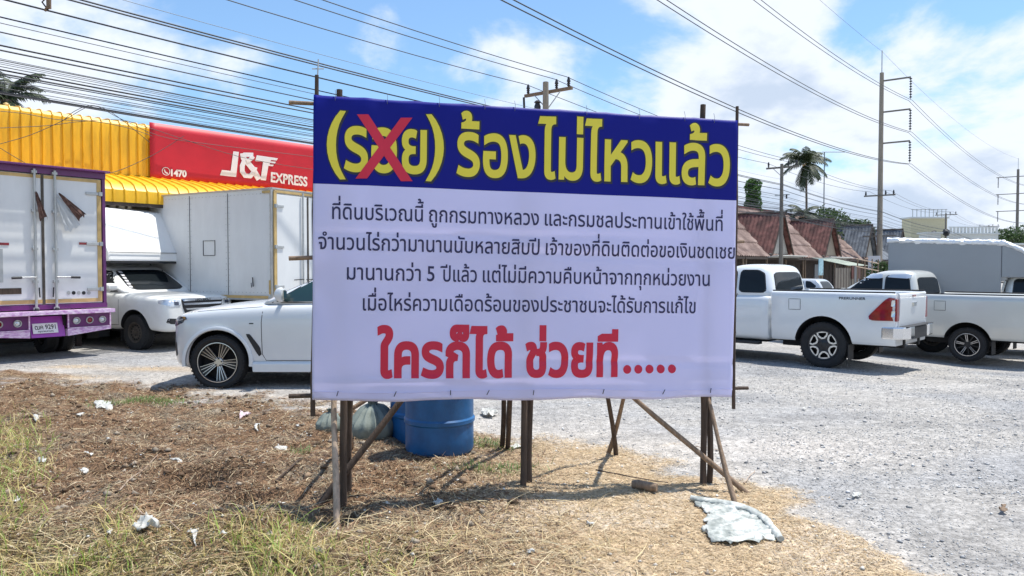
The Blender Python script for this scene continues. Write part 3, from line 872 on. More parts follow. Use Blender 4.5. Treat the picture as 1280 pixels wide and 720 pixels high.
def ground_sheet(name, poly_px, hfun, step, matl, lab, cat, group=None, lift=.012, parent=None):
    P = [gp(a, b_) for a, b_ in poly_px]
    cxy = Vector((sum(p.x for p in P)/len(P), sum(p.y for p in P)/len(P)))
    bm = bmesh.new(); vv = [bm.verts.new((p.x-cxy.x, p.y-cxy.y, 0)) for p in P]; bm.faces.new(vv)
    bmesh.ops.triangulate(bm, faces=bm.faces[:])
    for ax in (0, 1):
        lo = min(v.co[ax] for v in bm.verts); hi = max(v.co[ax] for v in bm.verts); k_ = lo+step
        no_ = (1, 0, 0) if ax == 0 else (0, 1, 0)
        while k_ < hi:
            bmesh.ops.bisect_plane(bm, geom=bm.verts[:]+bm.edges[:]+bm.faces[:], plane_co=(k_ if ax == 0 else 0, k_ if ax else 0, 0), plane_no=no_); k_ += step
    gzc = g(cxy.x, cxy.y)
    bnd = [v for v in bm.verts if v.is_boundary]
    for v in bm.verts:
        X, Y = v.co.x+cxy.x, v.co.y+cxy.y
        v.co.z = g(X, Y)-gzc+lift+hfun(v.co.x, v.co.y)*(1 if not v.is_boundary else max(.1, .5+1.2*nz(X*7, Y*7, 1.9, 5)))
        v.co.x += .014*nz(X*9, Y*9, 1.7, 2); v.co.y += .014*nz(X*9, Y*9, 1.7, 7)
    me_ = bpy.data.meshes.new(name); bmesh.ops.recalc_face_normals(bm, faces=bm.faces); bm.to_mesh(me_); bm.free()
    me_.materials.append(matl); me_.polygons.foreach_set('use_smooth', [True]*len(me_.polygons)); me_.set_sharp_from_angle(angle=R(50))
    o = link(name, me_, parent)
    so_ = o.modifiers.new('thick', 'SOLIDIFY'); so_.thickness = .0015
    o.location = (cxy.x, cxy.y, gzc)
    if lab: tag(o, lab, cat, group)
    return o
def crumple(s, amp, seed):
    def f(x, y):
        r1 = 1-abs(noise.noise((x*s, y*s, seed)))*2; r2 = 1-abs(noise.noise((x*s*2.3+4, y*s*2.3, seed)))*2
        return amp*max(0, .6*r1+.4*r2)
    return f
CL = [(868, 626), (885, 628), (905, 630), (930, 637), (951, 647), (966, 660), (975, 673), (966, 678), (957, 676), (945, 682), (930, 680), (915, 684), (902, 680), (888, 681), (884, 672), (877, 664), (885, 657), (879, 652), (888, 647), (880, 641), (870, 634)]
def clothf(x, y):
    r1 = 1-abs(noise.noise((x*7+y*4, y*15, 3.3)))*2.2; r2 = 1-abs(noise.noise((x*17, y*24-x*5, 6.1)))*2.2
    return .004+.022*max(0, r1)**2+.010*max(0, r2)
sheet = ground_sheet('plastic_sheet', CL, clothf, .018, M['sheet'], 'crumpled pale green plastic sheet on the ground right of the banner', 'plastic sheet', lift=.008)
# the thick folded-over edge of the sheet: a flattened, pleated roll along its far and right sides
P = [gp(*q_) for q_ in ((864, 627), (880, 630), (900, 633), (922, 637), (943, 645), (958, 656), (968, 668), (976, 679))]
so3 = Vector(sheet.location); vs = []; n = 56; K = 16
for i in range(n+1):
    t_ = i/n*(len(P)-1); a_ = int(min(t_, len(P)-2)); f_ = t_-a_
    c_ = P[a_].lerp(P[a_+1], f_); d_ = (P[a_+1]-P[a_]).normalized(); s_ = Vector((d_.y, -d_.x, 0))
    wv = .042*(.55+.45*math.sin(math.pi*min(1, i/n*1.15+.1)))*(1+.25*noise.noise((i*.21, 3, 1))); hv = .020*(1+.5*noise.noise((i*.17, 8, 4)))
    for k_ in range(K):
        a = 2*math.pi*k_/K; pl_ = 1+.16*noise.noise((i*.16, k_*.9, 2))+.10*noise.noise((i*.5, k_*1.4, 7))
        vs.append(c_-so3+s_*math.cos(a)*wv*pl_+Vector((0, 0, g(c_.x, c_.y)-c_.z+.028+hv*math.sin(a)*pl_)))
MB().add(vs, [(i*K+k_, i*K+(k_+1) % K, (i+1)*K+(k_+1) % K, (i+1)*K+k_) for i in range(n) for k_ in range(K)]+[tuple(range(K))[::-1], tuple(n*K+k_ for k_ in range(K))]).build('folded_edge', M['sheet'], sheet, smooth=60)
p = gp(805, 613)
lg = thing('wood_offcut', 'short brown wooden log lying in the banner shadow', 'log', (p.x, p.y, p.z+.035), R(-28))
mb = MB().tube([(-.09, 0, 0), (-.05, 0, .004), (0, 0, .003), (.05, 0, -.002), (.10, 0, 0)], [.030, .036, .034, .035, .029], 12, jitter=.06)
mb.build('trunk_piece', M['woodm'], lg, smooth=50)
# litter, one by one
def scrap(px_, py_, w_, lab, m='trash', hgt=.02, seed=None, freq=15):
    w_ *= .66 if w_ < 25 else .8
    seed = seed or px_*.37+py_*.11
    rr_ = random.Random(int(seed*100)); n = rr_.randint(9, 14); pts = []
    for k_ in range(n):
        a = 2*math.pi*k_/n; q = w_*rr_.choice((.35, .6, .9, 1.25))*rr_.uniform(.8, 1.1)
        pts.append((px_+q*math.cos(a), py_-q*.42*math.sin(a)))
    ground_sheet('litter_scrap', pts, crumple(freq, hgt*.55, seed), .012, M[m], lab, 'litter', 'litter scattered on the plant litter', lift=.010+.22*hgt)
scrap(187, 702, 30, 'largest white paper scrap, in the long grass at the bottom edge', hgt=.11, seed=2.22, freq=6)
scrap(242, 677, 10, 'white scrap in the grass right above the largest white paper scrap', hgt=.04)
scrap(278, 692, 9, 'white scrap in the grass right of the largest white paper scrap', hgt=.05)
scrap(137, 670, 10, 'cream scrap in green grass left of the dug hollow', hgt=.03)
scrap(128, 511, 22, 'wide torn white scrap near the gravel edge at upper left', hgt=.05)
scrap(100, 520, 9, 'small torn scrap left of the wide torn scrap', hgt=.03)
scrap(45, 523, 10, 'pale scrap far left below the purple truck', hgt=.04)
scrap(134, 552, 7, 'small bright white scrap on dark litter at left centre', hgt=.04)
scrap(110, 567, 8, 'white scrap on dark litter beside the dug hollow rim', hgt=.03)
scrap(106, 594, 11, 'upright ragged white scrap left of the dug hollow', hgt=.06)
scrap(20, 626, 9, 'pale scrap at the left edge above the grass', hgt=.04)
scrap(52, 580, 10, 'greyish scrap at far left on brown litter', hgt=.05)
scrap(222, 577, 11, 'thin white torn strip above the dug hollow', hgt=.03)
scrap(305, 520, 13, 'pinkish plastic scrap near the parked white SUV', 'pinktrash', hgt=.05)
scrap(322, 537, 6, 'tiny white scrap right below the pinkish plastic scrap', hgt=.04)
scrap(350, 556, 13, 'flat white torn scrap left of the timber frame', hgt=.02)
scrap(372, 536, 5, 'tiny white scrap nearest the left edge of the banner', hgt=.05)
scrap(395, 615, 8, 'white scrap beside the dark slanting brace foot', hgt=.03)
scrap(548, 633, 12, 'crumpled white scrap on tan straw under the banner', hgt=.05)
scrap(484, 632, 6, 'tiny white scrap between left posts and middle posts', hgt=.03)
scrap(612, 520, 14, 'white plastic bag scrap on gravel right of the blue drums', hgt=.09)
scrap(645, 560, 10, 'flat pale scrap beside the middle back brace', hgt=.02)
scrap(662, 693, 7, 'small cream scrap at the bottom centre', hgt=.03)
scrap(738, 657, 8, 'faint pale scrap on tan straw right of centre', hgt=.02)
scrap(1070, 622, 9, 'pale yellow scrap on gravel right of the plastic sheet', hgt=.03)
scrap(1255, 640, 12, 'clump of brown dry leaves on gravel at far right', 'woodm', hgt=.06)
scrap(1280*.785, 512, 5, 'small white scrap on gravel beyond the banner edge', hgt=.03)
def twig(a, b_, r, lab, m='woodm'):
    A = gp(*a); B = gp(*b_); pts = []
    for i in range(7):
        q = A.lerp(B, i/6); q.x += .02*noise.noise((i*.7, A.x, 1)); q.y += .03*noise.noise((i*.7, A.y, 4)); q.z = g(q.x, q.y)+r+.012
        pts.append(q)
    o = MB().tube(pts, [r*(1-.5*i/6) for i in range(7)], 6, jitter=.1).build('fallen_twig', M[m], smooth=50)
    tag(o, lab, 'twig', 'twigs on the ground')
twig((290, 555), (345, 548), .006, 'long dry twig above the dug hollow')
twig((345, 605), (415, 560), .010, 'dark twig slanting up to the left timber posts', 'wood')
twig((745, 590), (835, 606), .006, 'thin twig left of the wooden log', 'wood')
twig((870, 560), (905, 566), .005, 'pale twig near the right dark posts', 'woodp')
twig((150, 610), (196, 570), .006, 'grey twig across the dark litter at left', 'woodp')
twig((168, 640), (225, 668), .007, 'straw coloured stalk across the grass', 'woodp')
twig((930, 606), (944, 590), .005, 'small upright splinter beside the right pole foot', 'woodp')

# ------------------------------------------------------------------ vehicles
def text_part(name, s, org, xd, yd, height, matl, parent, off=0., width=None, center=False):
    V, Fs = word(s, off)
    mn = min(a for a, _ in V); mx = max(a for a, _ in V)
    k = height/.70; kx = k if width is None else width/(mx-mn)
    org = Vector(org); xd = Vector(xd).normalized(); yd = Vector(yd).normalized()
    sh = (mx+mn)/2 if center else mn
    return MB().add([org+xd*(x-sh)*kx+yd*y*k for x, y in V], Fs).build(name, matl, parent, recalc=False)
def ring(half):
    return [(y, z) for y, z in half]+[(-y, z) for y, z in half[::-1] if abs(y) > 1e-6]
def loft(mb, sts, m=0):
    vs = []; n = None
    for x, half in sts:
        r = ring(half); n = len(r)
        vs += [(x, y, z) for y, z in r]
    fs = []
    for i in range(len(sts)-1):
        for k in range(n):
            fs.append((i*n+k, i*n+(k+1) % n, (i+1)*n+(k+1) % n, (i+1)*n+k))
    fs.append(tuple(range(n))[::-1]); fs.append(tuple((len(sts)-1)*n+k for k in range(n)))
    return mb.add(vs, fs, m)
def footprint(xf, xr, hw, bulge=.07, cr=.16, n=5):
    """rounded plan outline, front at xf"""
    pts = []
    L = xf-xr
    c = min(cr, hw*.6, L*.35)
    for (cx_, cy_, a0) in ((xf-c, hw-c, 0), (xr+c, hw-c, 90), (xr+c, -hw+c, 180), (xf-c, -hw+c, 270)):
        for k in range(n+1):
            a = R(a0+90*k/n)
            pts.append([cx_+c*math.cos(a), cy_+c*math.sin(a)])
        if a0 == 90: pts.append([xr, 0])
        if a0 == 270: pts.append([xf, 0])
    for p in pts:
        f = (p[0]-xr)/L
        if f > .5: p[0] += bulge*(1-(p[1]/hw)**2)*(f-.5)*2
    return pts
def greenhouse(mb, levels, m=0, **k):
    vs = []; n = 0
    for z, xf, xr, hw in levels:
        r = footprint(xf, xr, hw, **k); n = len(r)
        vs += [(x, y, z) for x, y in r]
    fs = []
    for i in range(len(levels)-1):
        for q in range(n):
            fs.append((i*n+q, i*n+(q+1) % n, (i+1)*n+(q+1) % n, (i+1)*n+q))
    fs.append(tuple(range(n))[::-1]); fs.append(tuple((len(levels)-1)*n+q for q in range(n)))
    return mb.add(vs, fs, m)
def solid(mb, mats, name, parent, sub=1, cuts=None, cutmat=None, smooth=38):
    """subdivide, cut the wheel arches, return the finished mesh object"""
    o = mb.build(name, mats if isinstance(mats, list) else [mats], None)
    if sub:
        m = o.modifiers.new('s', 'SUBSURF'); m.levels = sub; m.render_levels = sub
    tmp = []
    for c in (cuts or []):
        co_ = c.build('cut', [cutmat])
        m = o.modifiers.new('b', 'BOOLEAN'); m.operation = 'DIFFERENCE'; m.object = co_; m.solver = 'EXACT'
        try: m.material_mode = 'TRANSFER'
        except Exception: pass
        tmp.append(co_)
    dg = bpy.context.evaluated_depsgraph_get(); dg.update()
    me_ = bpy.data.meshes.new_from_object(o.evaluated_get(dg))
    old = o.data; o.modifiers.clear(); o.data = me_; bpy.data.meshes.remove(old); me_.name = name
    for c in tmp:
        d_ = c.data; bpy.data.objects.remove(c); bpy.data.meshes.remove(d_)
    me_.polygons.foreach_set('use_smooth', [True]*len(me_.polygons)); me_.set_sharp_from_angle(angle=R(smooth))
    if parent: o.parent = parent
    return o
def bvh_of(objs):
    vs = []; fs = []
    for o in objs:
        b_ = len(vs); vs += [v.co.copy() for v in o.data.vertices]; fs += [tuple(b_+i for i in p.vertices) for p in o.data.polygons]
    return BVHTree.FromPolygons(vs, fs)
AX = {'L': (lambda a, z: (a, 5, z), (0, -1, 0)), 'R': (lambda a, z: (a, -5, z), (0, 1, 0)), 'F': (lambda a, z: (6, a, z), (-1, 0, 0)), 'B': (lambda a, z: (-9, a, z), (1, 0, 0)), 'T': (lambda a, b_: (a, b_, 6), (0, 0, -1))}
def chaikin(P, n=2, k=.2):
    for _ in range(n):
        Q = []
        for i in range(len(P)):
            a, b_ = P[i], P[(i+1) % len(P)]
            Q += [(a[0]*(1-k)+b_[0]*k, a[1]*(1-k)+b_[1]*k), (a[0]*k+b_[0]*(1-k), a[1]*k+b_[1]*(1-k))]
        P = Q
    return P
def patch(bvh, poly, ax, name, matl, parent, off=.004, rnd_=2, step=.07, label=None, k=.12):
    """a piece with the given outline, laid on the body's surface and standing proud of it"""
    if rnd_: poly = chaikin(poly, rnd_, k)
    bm = bmesh.new(); vv = [bm.verts.new((a, b_, 0)) for a, b_ in poly]
    try: bm.faces.new(vv)
    except ValueError: pass
    bmesh.ops.triangulate(bm, faces=bm.faces[:])
    for q in (0, 1):
        lo = min(v.co[q] for v in bm.verts); hi = max(v.co[q] for v in bm.verts); s = lo+step
        while s < hi-1e-4:
            bmesh.ops.bisect_plane(bm, geom=bm.verts[:]+bm.edges[:]+bm.faces[:], plane_co=(s if q == 0 else 0, s if q else 0, 0), plane_no=(1, 0, 0) if q == 0 else (0, 1, 0)); s += step
    of, d = AX[ax]; d = Vector(d); miss = []
    hits = {}
    for v in bm.verts:
        h, nrm, _, _ = bvh.ray_cast(Vector(of(v.co.x, v.co.y)), d)
        hits[v] = (h, nrm)
    ok = [h for h, _ in hits.values() if h is not None]
    if not ok: bm.free(); return None
    for v, (h, nrm) in hits.items():
        if h is None:
            src = Vector(of(v.co.x, v.co.y))
            h = min(ok, key=lambda q: (q-src).cross(d).length)
            v.co = h-d*off
        else:
            if nrm.dot(d) > 0: nrm = -nrm
            v.co = h+(nrm*.6-d*.4).normalized()*off
    res = bmesh.ops.extrude_edge_only(bm, edges=[e for e in bm.edges if e.is_boundary])
    for v in [x for x in res['geom'] if isinstance(x, bmesh.types.BMVert)]:
        v.co = v.co+d*(off+.006)
    me_ = bpy.data.meshes.new(name); bmesh.ops.recalc_face_normals(bm, faces=bm.faces); bm.to_mesh(me_); bm.free()
    me_.materials.append(matl); me_.polygons.foreach_set('use_smooth', [True]*len(me_.polygons)); me_.set_sharp_from_angle(angle=R(40))
    o = link(name, me_, parent)
    if label: o['label'] = label
    return o
def line(bvh, pts, ax, name, matl, parent, w_=.012, off=.0015):
    P = []
    for (a, b_), (c, d) in zip(pts, pts[1:]):
        n = max(1, int(math.hypot(c-a, d-b_)/.06))
        P += [(a+(c-a)*i/n, b_+(d-b_)*i/n) for i in range(n)]
    P.append(pts[-1])
    of, dr = AX[ax]; dr = Vector(dr); vs = []
    for i, p in enumerate(P):
        q0 = P[max(0, i-1)]; q1 = P[min(len(P)-1, i+1)]
        t = Vector((q1[0]-q0[0], q1[1]-q0[1])).normalized(); n_ = Vector((-t.y, t.x))*w_/2
        row = []
        for s in (1, -1):
            h, nr, _, _ = bvh.ray_cast(Vector(of(p[0]+n_.x*s, p[1]+n_.y*s)), dr)
            if h is None: row = None; break
            row.append(h-dr*off)
        if row: vs.append(row)
    if len(vs) < 2: return None
    V = [p for r_ in vs for p in r_]
    return MB().add(V, [(i*2, i*2+1, i*2+3, i*2+2) for i in range(len(vs)-1)]).build(name, matl, parent, recalc=False)
def glass_patch(bvh, poly, ax, parent, matl=None, name='window', grow=.018, off=.003):
    cxm = sum(p[0] for p in poly)/len(poly); cym = sum(p[1] for p in poly)/len(poly)
    big = [(p[0]+math.copysign(grow, p[0]-cxm), p[1]+math.copysign(grow*.7, p[1]-cym)) for p in poly]
    w_ = patch(bvh, big, ax, name, M['black'], parent, off)
    patch(bvh, poly, ax, 'pane', matl or M['glass'], w_, off+.004)
    return w_

WM = {}
def wheel(parent, x, y, r, w_, rr, style, side, steer=0):
    key = (r, w_, rr, style)
    if key not in WM:
        h = w_/2
        prof = [(rr, -h*.78), (rr+.02, -h*.92), (r-.05, -h), (r-.012, -h*.86), (r, -h*.62), (r, -h*.35), (r-.008, -h*.33), (r-.008, -h*.27), (r, -h*.25), (r, -h*.03), (r-.008, -h*.02), (r-.008, h*.02), (r, h*.03),
                (r, h*.25), (r-.008, h*.27), (r-.008, h*.33), (r, h*.35), (r, h*.62), (r-.012, h*.86), (r-.05, h), (rr+.02, h*.92), (rr, h*.78)]
        mb = MB().lathe(prof, 48, axis='y')
        n = 44
        for k in range(n):            # tread blocks on the shoulders
            a = 2*math.pi*(k+.5)/n
            for s in (-1, 1):
                mb.box((math.cos(a)*(r-.012), s*h*.80, math.sin(a)*(r-.012)), (.016, h*.36, .026), Matrix.Rotation(-a, 3, 'Y'))
        ty = mb.build('wheel', M['rubber'], smooth=35)
        # rim: outer face on +y
        lip = [(rr-.004, h*.80), (rr+.004, h*.84), (rr-.004, h*.90), (rr-.022, h*.86), (rr-.03, h*.55), (rr-.045, -h*.6), (rr-.02, -h*.8)]
        rm = {'m': M['alloy']}
        if style == 'steel':
            mb = MB().lathe(lip, 40, axis='y')
            mb.lathe([(rr-.03, h*.5), (rr*.72, h*.42), (rr*.62, h*.62), (rr*.42, h*.68), (rr*.34, h*.55), (0, h*.55)], 40, axis='y')
            for k in range(14):
                a = 2*math.pi*k/14
                mb.lathe([(0, 0), (.02, 0), (.02, .012), (0, .012)], 10, 1, axis='y', c=(math.cos(a)*rr*.66, h*.545, math.sin(a)*rr*.66))
            for k in range(6):
                a = 2*math.pi*k/6
                mb.lathe([(0, 0), (.012, 0), (.012, .03), (0, .03)], 6, 0, axis='y', c=(math.cos(a)*rr*.30, h*.55, math.sin(a)*rr*.30))
            rim = mb.build('rim', [M['rustst'], M['dark']], ty, smooth=35)
        else:
            mats = [M['alloy'], M['dkalloy'], M['dark']]
            mb = MB().lathe(lip, 48, 1, axis='y')
            if style != 'six': mb.lathe([(rr-.012, h*.80), (rr-.003, h*.90), (rr-.012, h*.905), (rr-.016, h*.84)], 48, 0, axis='y', closed=True)
            mb.lathe([(rr-.03, -h*.1), (0, -h*.1)], 40, 2, axis='y')
            mb.lathe([(0, h*.62), (.055, h*.62), (.065, h*.55), (.075, h*.3), (0, h*.3)], 24, 1 if style != 'vee' else 0, axis='y')
            def bar(a0, r0, a1, r1, w0, w1, m, y0=.56, y1=.78, th=.03):
                p0 = Vector((math.cos(a0)*r0, h*y0, math.sin(a0)*r0)); p1 = Vector((math.cos(a1)*r1, h*y1, math.sin(a1)*r1))
                t = (p1-p0).normalized(); s = t.cross(Vector((0, 1, 0))).normalized(); up = Vector((0, 1, 0))
                vs = [p0+s*w0/2, p0-s*w0/2, p1-s*w1/2, p1+s*w1/2]
                mb.prism(vs, -up*th, m)
            if style == 'vee':      # five double spokes
                for k in range(5):
                    a = 2*math.pi*k/5+.3
                    for s in (-1, 1):
                        bar(a+s*.09, .05, a+s*.10, rr-.012, .009, .007, 0)
                        bar(a+s*.42, .06, a+s*.27, rr-.012, .008, .006, 0)
                        bar(a+s*.25, .05, a+s*.18, rr-.018, .030, .030, 1, .52, .74)
                    bar(a, .05, a, rr-.02, .02, .03, 1, .5, .7)
            elif style == 'five':
                for k in range(5):
                    a = 2*math.pi*k/5+.25
                    bar(a, .02, a, rr-.015, .060, .030, 1, .56, .74)
                    for s in (-1, 1): bar(a+s*.20, .05, a+s*.09, rr-.012, .008, .008, 0, .6, .80, .012)
                    bar(a+.63, .02, a+.63, rr-.02, .02, .015, 1, .5, .68)
            else:                   # six window blocks, dark hub
                mb.lathe([(0, h*.66), (rr*.36, h*.66), (rr*.42, h*.58), (rr*.42, h*.3), (0, h*.3)], 24, 1, axis='y')
                for k in range(6):
                    a = 2*math.pi*k/6+.2
                    bar(a, .05, a, rr-.02, .085, .05, 1, .60, .74)
                    A = math.pi/6
                    q = [(a+A-.36, rr-.016), (a+A+.36, rr-.016), (a+A+.42, rr*.70), (a+A+.20, rr*.47), (a+A-.20, rr*.47), (a+A-.42, rr*.70)]
                    for i in range(6):
                        (a0, r0), (a1, r1) = q[i], q[(i+1) % 6]
                        bar(a0, r0, a1, r1, .026, .026, 0, .78, .78, .022)
            for k in range(5):
                a = 2*math.pi*k/5
                mb.lathe([(0, 0), (.010, 0), (.010, .02), (0, .02)], 6, 1, axis='y', c=(math.cos(a)*.05, h*.60, math.sin(a)*.05))
            rim = mb.build('rim', mats, ty, smooth=35)
        WM[key] = (ty, rim)
        first = True
    else: first = False
    ty, rim = WM[key]
    if first: T_, Rr = ty, rim
    else:
        T_ = ty.copy(); COL.objects.link(T_); Rr = rim.copy(); COL.objects.link(Rr); Rr.parent = T_
    T_.parent = parent; T_.location = (x, y, r)
    T_.rotation_euler = (0, rnd.uniform(0, 1), (0 if side > 0 else math.pi)+steer)
    return T_
def cyl_cut(x, z, r, y0, y1, n=40):
    return MB().lathe([(0, y0), (r, y0), (r, y1), (0, y1)], n, axis='y', c=(x, 0, z))
def sec(w_, zs, sh, zt):
    return [(0, zs), (w_*.8, zs), (w_*.95, zs+.03), (w_*.985, zs+.16), (w_, zs+(sh-zs)*.55), (w_*.99, sh-.12), (w_*.955, sh-.02), (w_*.86, sh+(zt-sh)*.45), (w_*.5, sh+(zt-sh)*.9), (0, zt)]
def mirror(parent, x, y, z, s, cap, sc=1., kx=1., kz=1.):
    m = thing('side_mirror', None, None) if False else None
    mb = MB(); n = 12; vs = []; fs = []
    for i, (dx, r) in enumerate(((-.07, .85), (-.055, 1.0), (.0, 1.0), (.05, .82), (.085, .45))):
        for k in range(n):
            a = 2*math.pi*k/n
            vs.append((x+dx*sc*kx, y+s*(.10+.10*(.75 if kx < 1 else 1)*math.copysign(abs(math.cos(a))**.5, math.cos(a)))*sc*1.0, z+.085*kz*r*sc*math.copysign(abs(math.sin(a))**.5, math.sin(a))))
    for i in range(4):
        for k in range(n): fs.append((i*n+k, i*n+(k+1) % n, (i+1)*n+(k+1) % n, (i+1)*n+k))
    fs.append(tuple(range(n))); fs.append(tuple(4*n+k for k in range(n)))
    o = MB().add(vs, fs).build('side_mirror', cap, parent, smooth=50)
    MB().box((x+.01, y+s*.03, z-.085*sc), (.06, .16, .03)).build('mirror_arm', M['black'], o, bevel=.006)
    MB().box((x-.074*sc, y+s*.10*sc, z), (.006, .16*sc, .13*sc)).build('mirror_glass', M['chrome'], o, bevel=.002)
    return o

def pickup(name, label, cat, loc, deg, cab, bed, paint, rim, group=None, tilt=0, front=True, wide=.92, seed=1, wheelr=.375, rimr=.215):
    th = thing(name, label, cat, loc, R(deg), group)
    if tilt: th.rotation_euler = (0, R(tilt), R(deg))
    RA = -3.05; W = wide
    xc = {'smart': -2.12, 'single': -1.72}[cab]
    hood = [(.97, .66, .50, .97, 1.02), (.95, .80, .42, 1.04, 1.085), (.84, .875, .38, 1.085, 1.13), (.55, .91, .40, 1.11, 1.155), (.1, .92, .44, 1.13, 1.185), (-.35, .925, .42, 1.14, 1.21), (-.62, .925, .40, 1.19, 1.24), (-1.2, .925, .39, 1.21, 1.25), (xc+.05, .925, .39, 1.22, 1.25), (xc, .91, .41, 1.20, 1.24)]
    mb = MB(); k = W/.92
    loft(mb, [(x, sec(w_*k, zs, sh, zt)) for x, w_, zs, sh, zt in hood])
    arch = wheelr+.085
    cuts = [cyl_cut(0, wheelr+.02, arch, .50, 1.3), cyl_cut(0, wheelr+.02, arch, -1.3, -.50)]
    body = solid(mb, paint, 'body', th, 2, cuts, M['dark'])
    mb = MB()
    greenhouse(mb, [(1.16, -.32, xc, .85), (1.22, -.40, xc+.01, .845), (1.36, -.62, xc+.02, .815), (1.56, -.94, xc+.06, .755), (1.68, -1.15, xc+.10, .71), (1.745, -1.30, xc+.16, .65), (1.775, -1.45, xc+.28, .52), (1.785, -1.55, xc+.42, .30)])
    gh = solid(mb, paint, 'cabin', th, 1, smooth=50)
    B = bvh_of([body, gh])
    for s, ax in ((1, 'L'), (-1, 'R')):
        if cab == 'smart':
            glass_patch(B, [(-.66, 1.265), (-1.02, 1.60), (-1.12, 1.655), (-1.40, 1.665), (-1.43, 1.27)], ax, th)
            glass_patch(B, [(-1.50, 1.27), (-1.49, 1.665), (-1.80, 1.665), (-1.93, 1.60), (-2.0, 1.27)], ax, th)
            line(B, [(-1.465, 1.24), (-1.47, .50)], ax, 'panel_gap', M['gap'], th)
        else:
            glass_patch(B, [(-.66, 1.265), (-1.02, 1.60), (-1.12, 1.655), (-1.50, 1.665), (-1.55, 1.27)], ax, th)
        dr = -1.465 if cab == 'smart' else -1.60
        line(B, [(-.50, 1.17), (-.48, .9), (-.50, .52), (dr, .50)], ax, 'panel_gap', M['gap'], th, .010)
        line(B, [(dr, .50), (dr, 1.235)], ax, 'panel_gap', M['gap'], th, .010)
        patch(B, [(dr+.08, 1.06), (dr+.08, 1.10), (dr+.27, 1.10), (dr+.27, 1.06)], ax, 'door_handle', M['chrome'] if rim != 'steel' else paint, th, .022)
        mirror(th, -.66, s*.86, 1.31, s, paint if rim != 'x' else M['black'])
        wheel(th, 0, s*(W-.13), wheelr, .24, rimr, rim, s)
        wheel(th, RA, s*(W-.13), wheelr, .24, rimr, rim, s)
    glass_patch(B, [(-.66, 1.25), (-.58, 1.66), (.58, 1.66), (.66, 1.25)], 'F', th, name='windscreen')
    glass_patch(B, [(-.62, 1.27), (-.58, 1.62), (.58, 1.62), (.62, 1.27)], 'B', th, name='rear_window')
    if front:
        fr_ = patch(B, [(-.52, 1.075), (-.47, .86), (-.36, .66), (.36, .66), (.47, .86), (.52, 1.075)], 'F', 'grille', M['black'], th, .012)
        for zc, hw in ((1.045, .50), (.965, .48)):
            patch(B, [(-hw, zc+.022), (-hw+.02, zc-.018), (hw-.02, zc-.018), (hw, zc+.022)], 'F', 'grille_bar', M['chrome'], fr_, .028, 0)
        patch(B, [(-.42, .88), (-.40, .845), (.40, .845), (.42, .88)], 'F', 'grille_bar', M['lamp'], fr_, .024, 0)
        for s in (-1, 1):
            hl = patch(B, [(s*.53, .93), (s*.53, 1.05), (s*.66, 1.065), (s*.85, 1.06), (s*.87, .98), (s*.74, .92)], 'F', 'headlight', M['lamp'], th, .008)
            patch(B, [(s*.58, .95), (s*.58, 1.02), (s*.68, 1.025), (s*.68, .95)], 'F', 'lamp_lens', M['lampdark'], hl, .014)
            patch(B, [(s*.50, .56), (s*.56, .67), (s*.80, .69), (s*.82, .60), (s*.74, .57)], 'F', 'fog_lamp_recess', M['black'], th, .004)
        patch(B, [(-.55, .40), (-.60, .50), (.60, .50), (.55, .40)], 'F', 'lower_bumper', M['black'], th, .01)
    # chassis below
    mb = MB()
    for s in (-1, 1):
        mb.box((-1.9, s*.42, .46), (4.6, .10, .14))
    mb.box((RA, 0, .38), (.14, 1.4, .14)).box((0, 0, .36), (.12, 1.3, .1)).box((-1.2, 0, .40), (1.6, 1.5, .06)).box((RA, 0, .40), (.34, .34, .3))
    mb.box((-2.6, .5, .44), (.7, .3, .22))
    mb.build('chassis', M['dark'], th, bevel=.01)
    for s in (-1, 1):
        for xx in (-.42, RA-.42):
            MB().box((xx, s*(W-.13), .30), (.012, .24, .26)).build('mud_flap', M['black'], th)
    if bed in ('open', 'box'):
        xe = -4.18; mb = MB(); sts = []
        for x in (xc-.025, xc-.06, -2.4, -2.55, -2.7, -2.85, RA, -3.25, -3.4, -3.6, -3.8, -4.0, -4.12, xe):
            fl = .018*math.exp(-((x-RA)/.5)**2); e = .02 if x in (xc-.025, xe) else 0
            if x < -3.9: e += .025*((-3.9-x)/.28)
            w2 = W-e
            sts.append((x, [(0, .93), (w2-.16, .93), (w2-.13, 1.27), (w2-.11, 1.295), (w2-.03, 1.30), (w2, 1.275), (w2+.008, 1.18), (w2+fl, 1.0), (w2+fl+.004, .75), (w2-.005, .50), (w2-.04, .45), (0, .45)]))
        loft(mb, sts)
        cuts = [cyl_cut(RA, wheelr+.02, arch, .55, 1.3), cyl_cut(RA, wheelr+.02, arch, -1.3, -.55)]
        bd_ = solid(mb, paint, 'cargo_bed', th, 0, cuts, M['dark'], 50)
        BB = bvh_of([bd_])
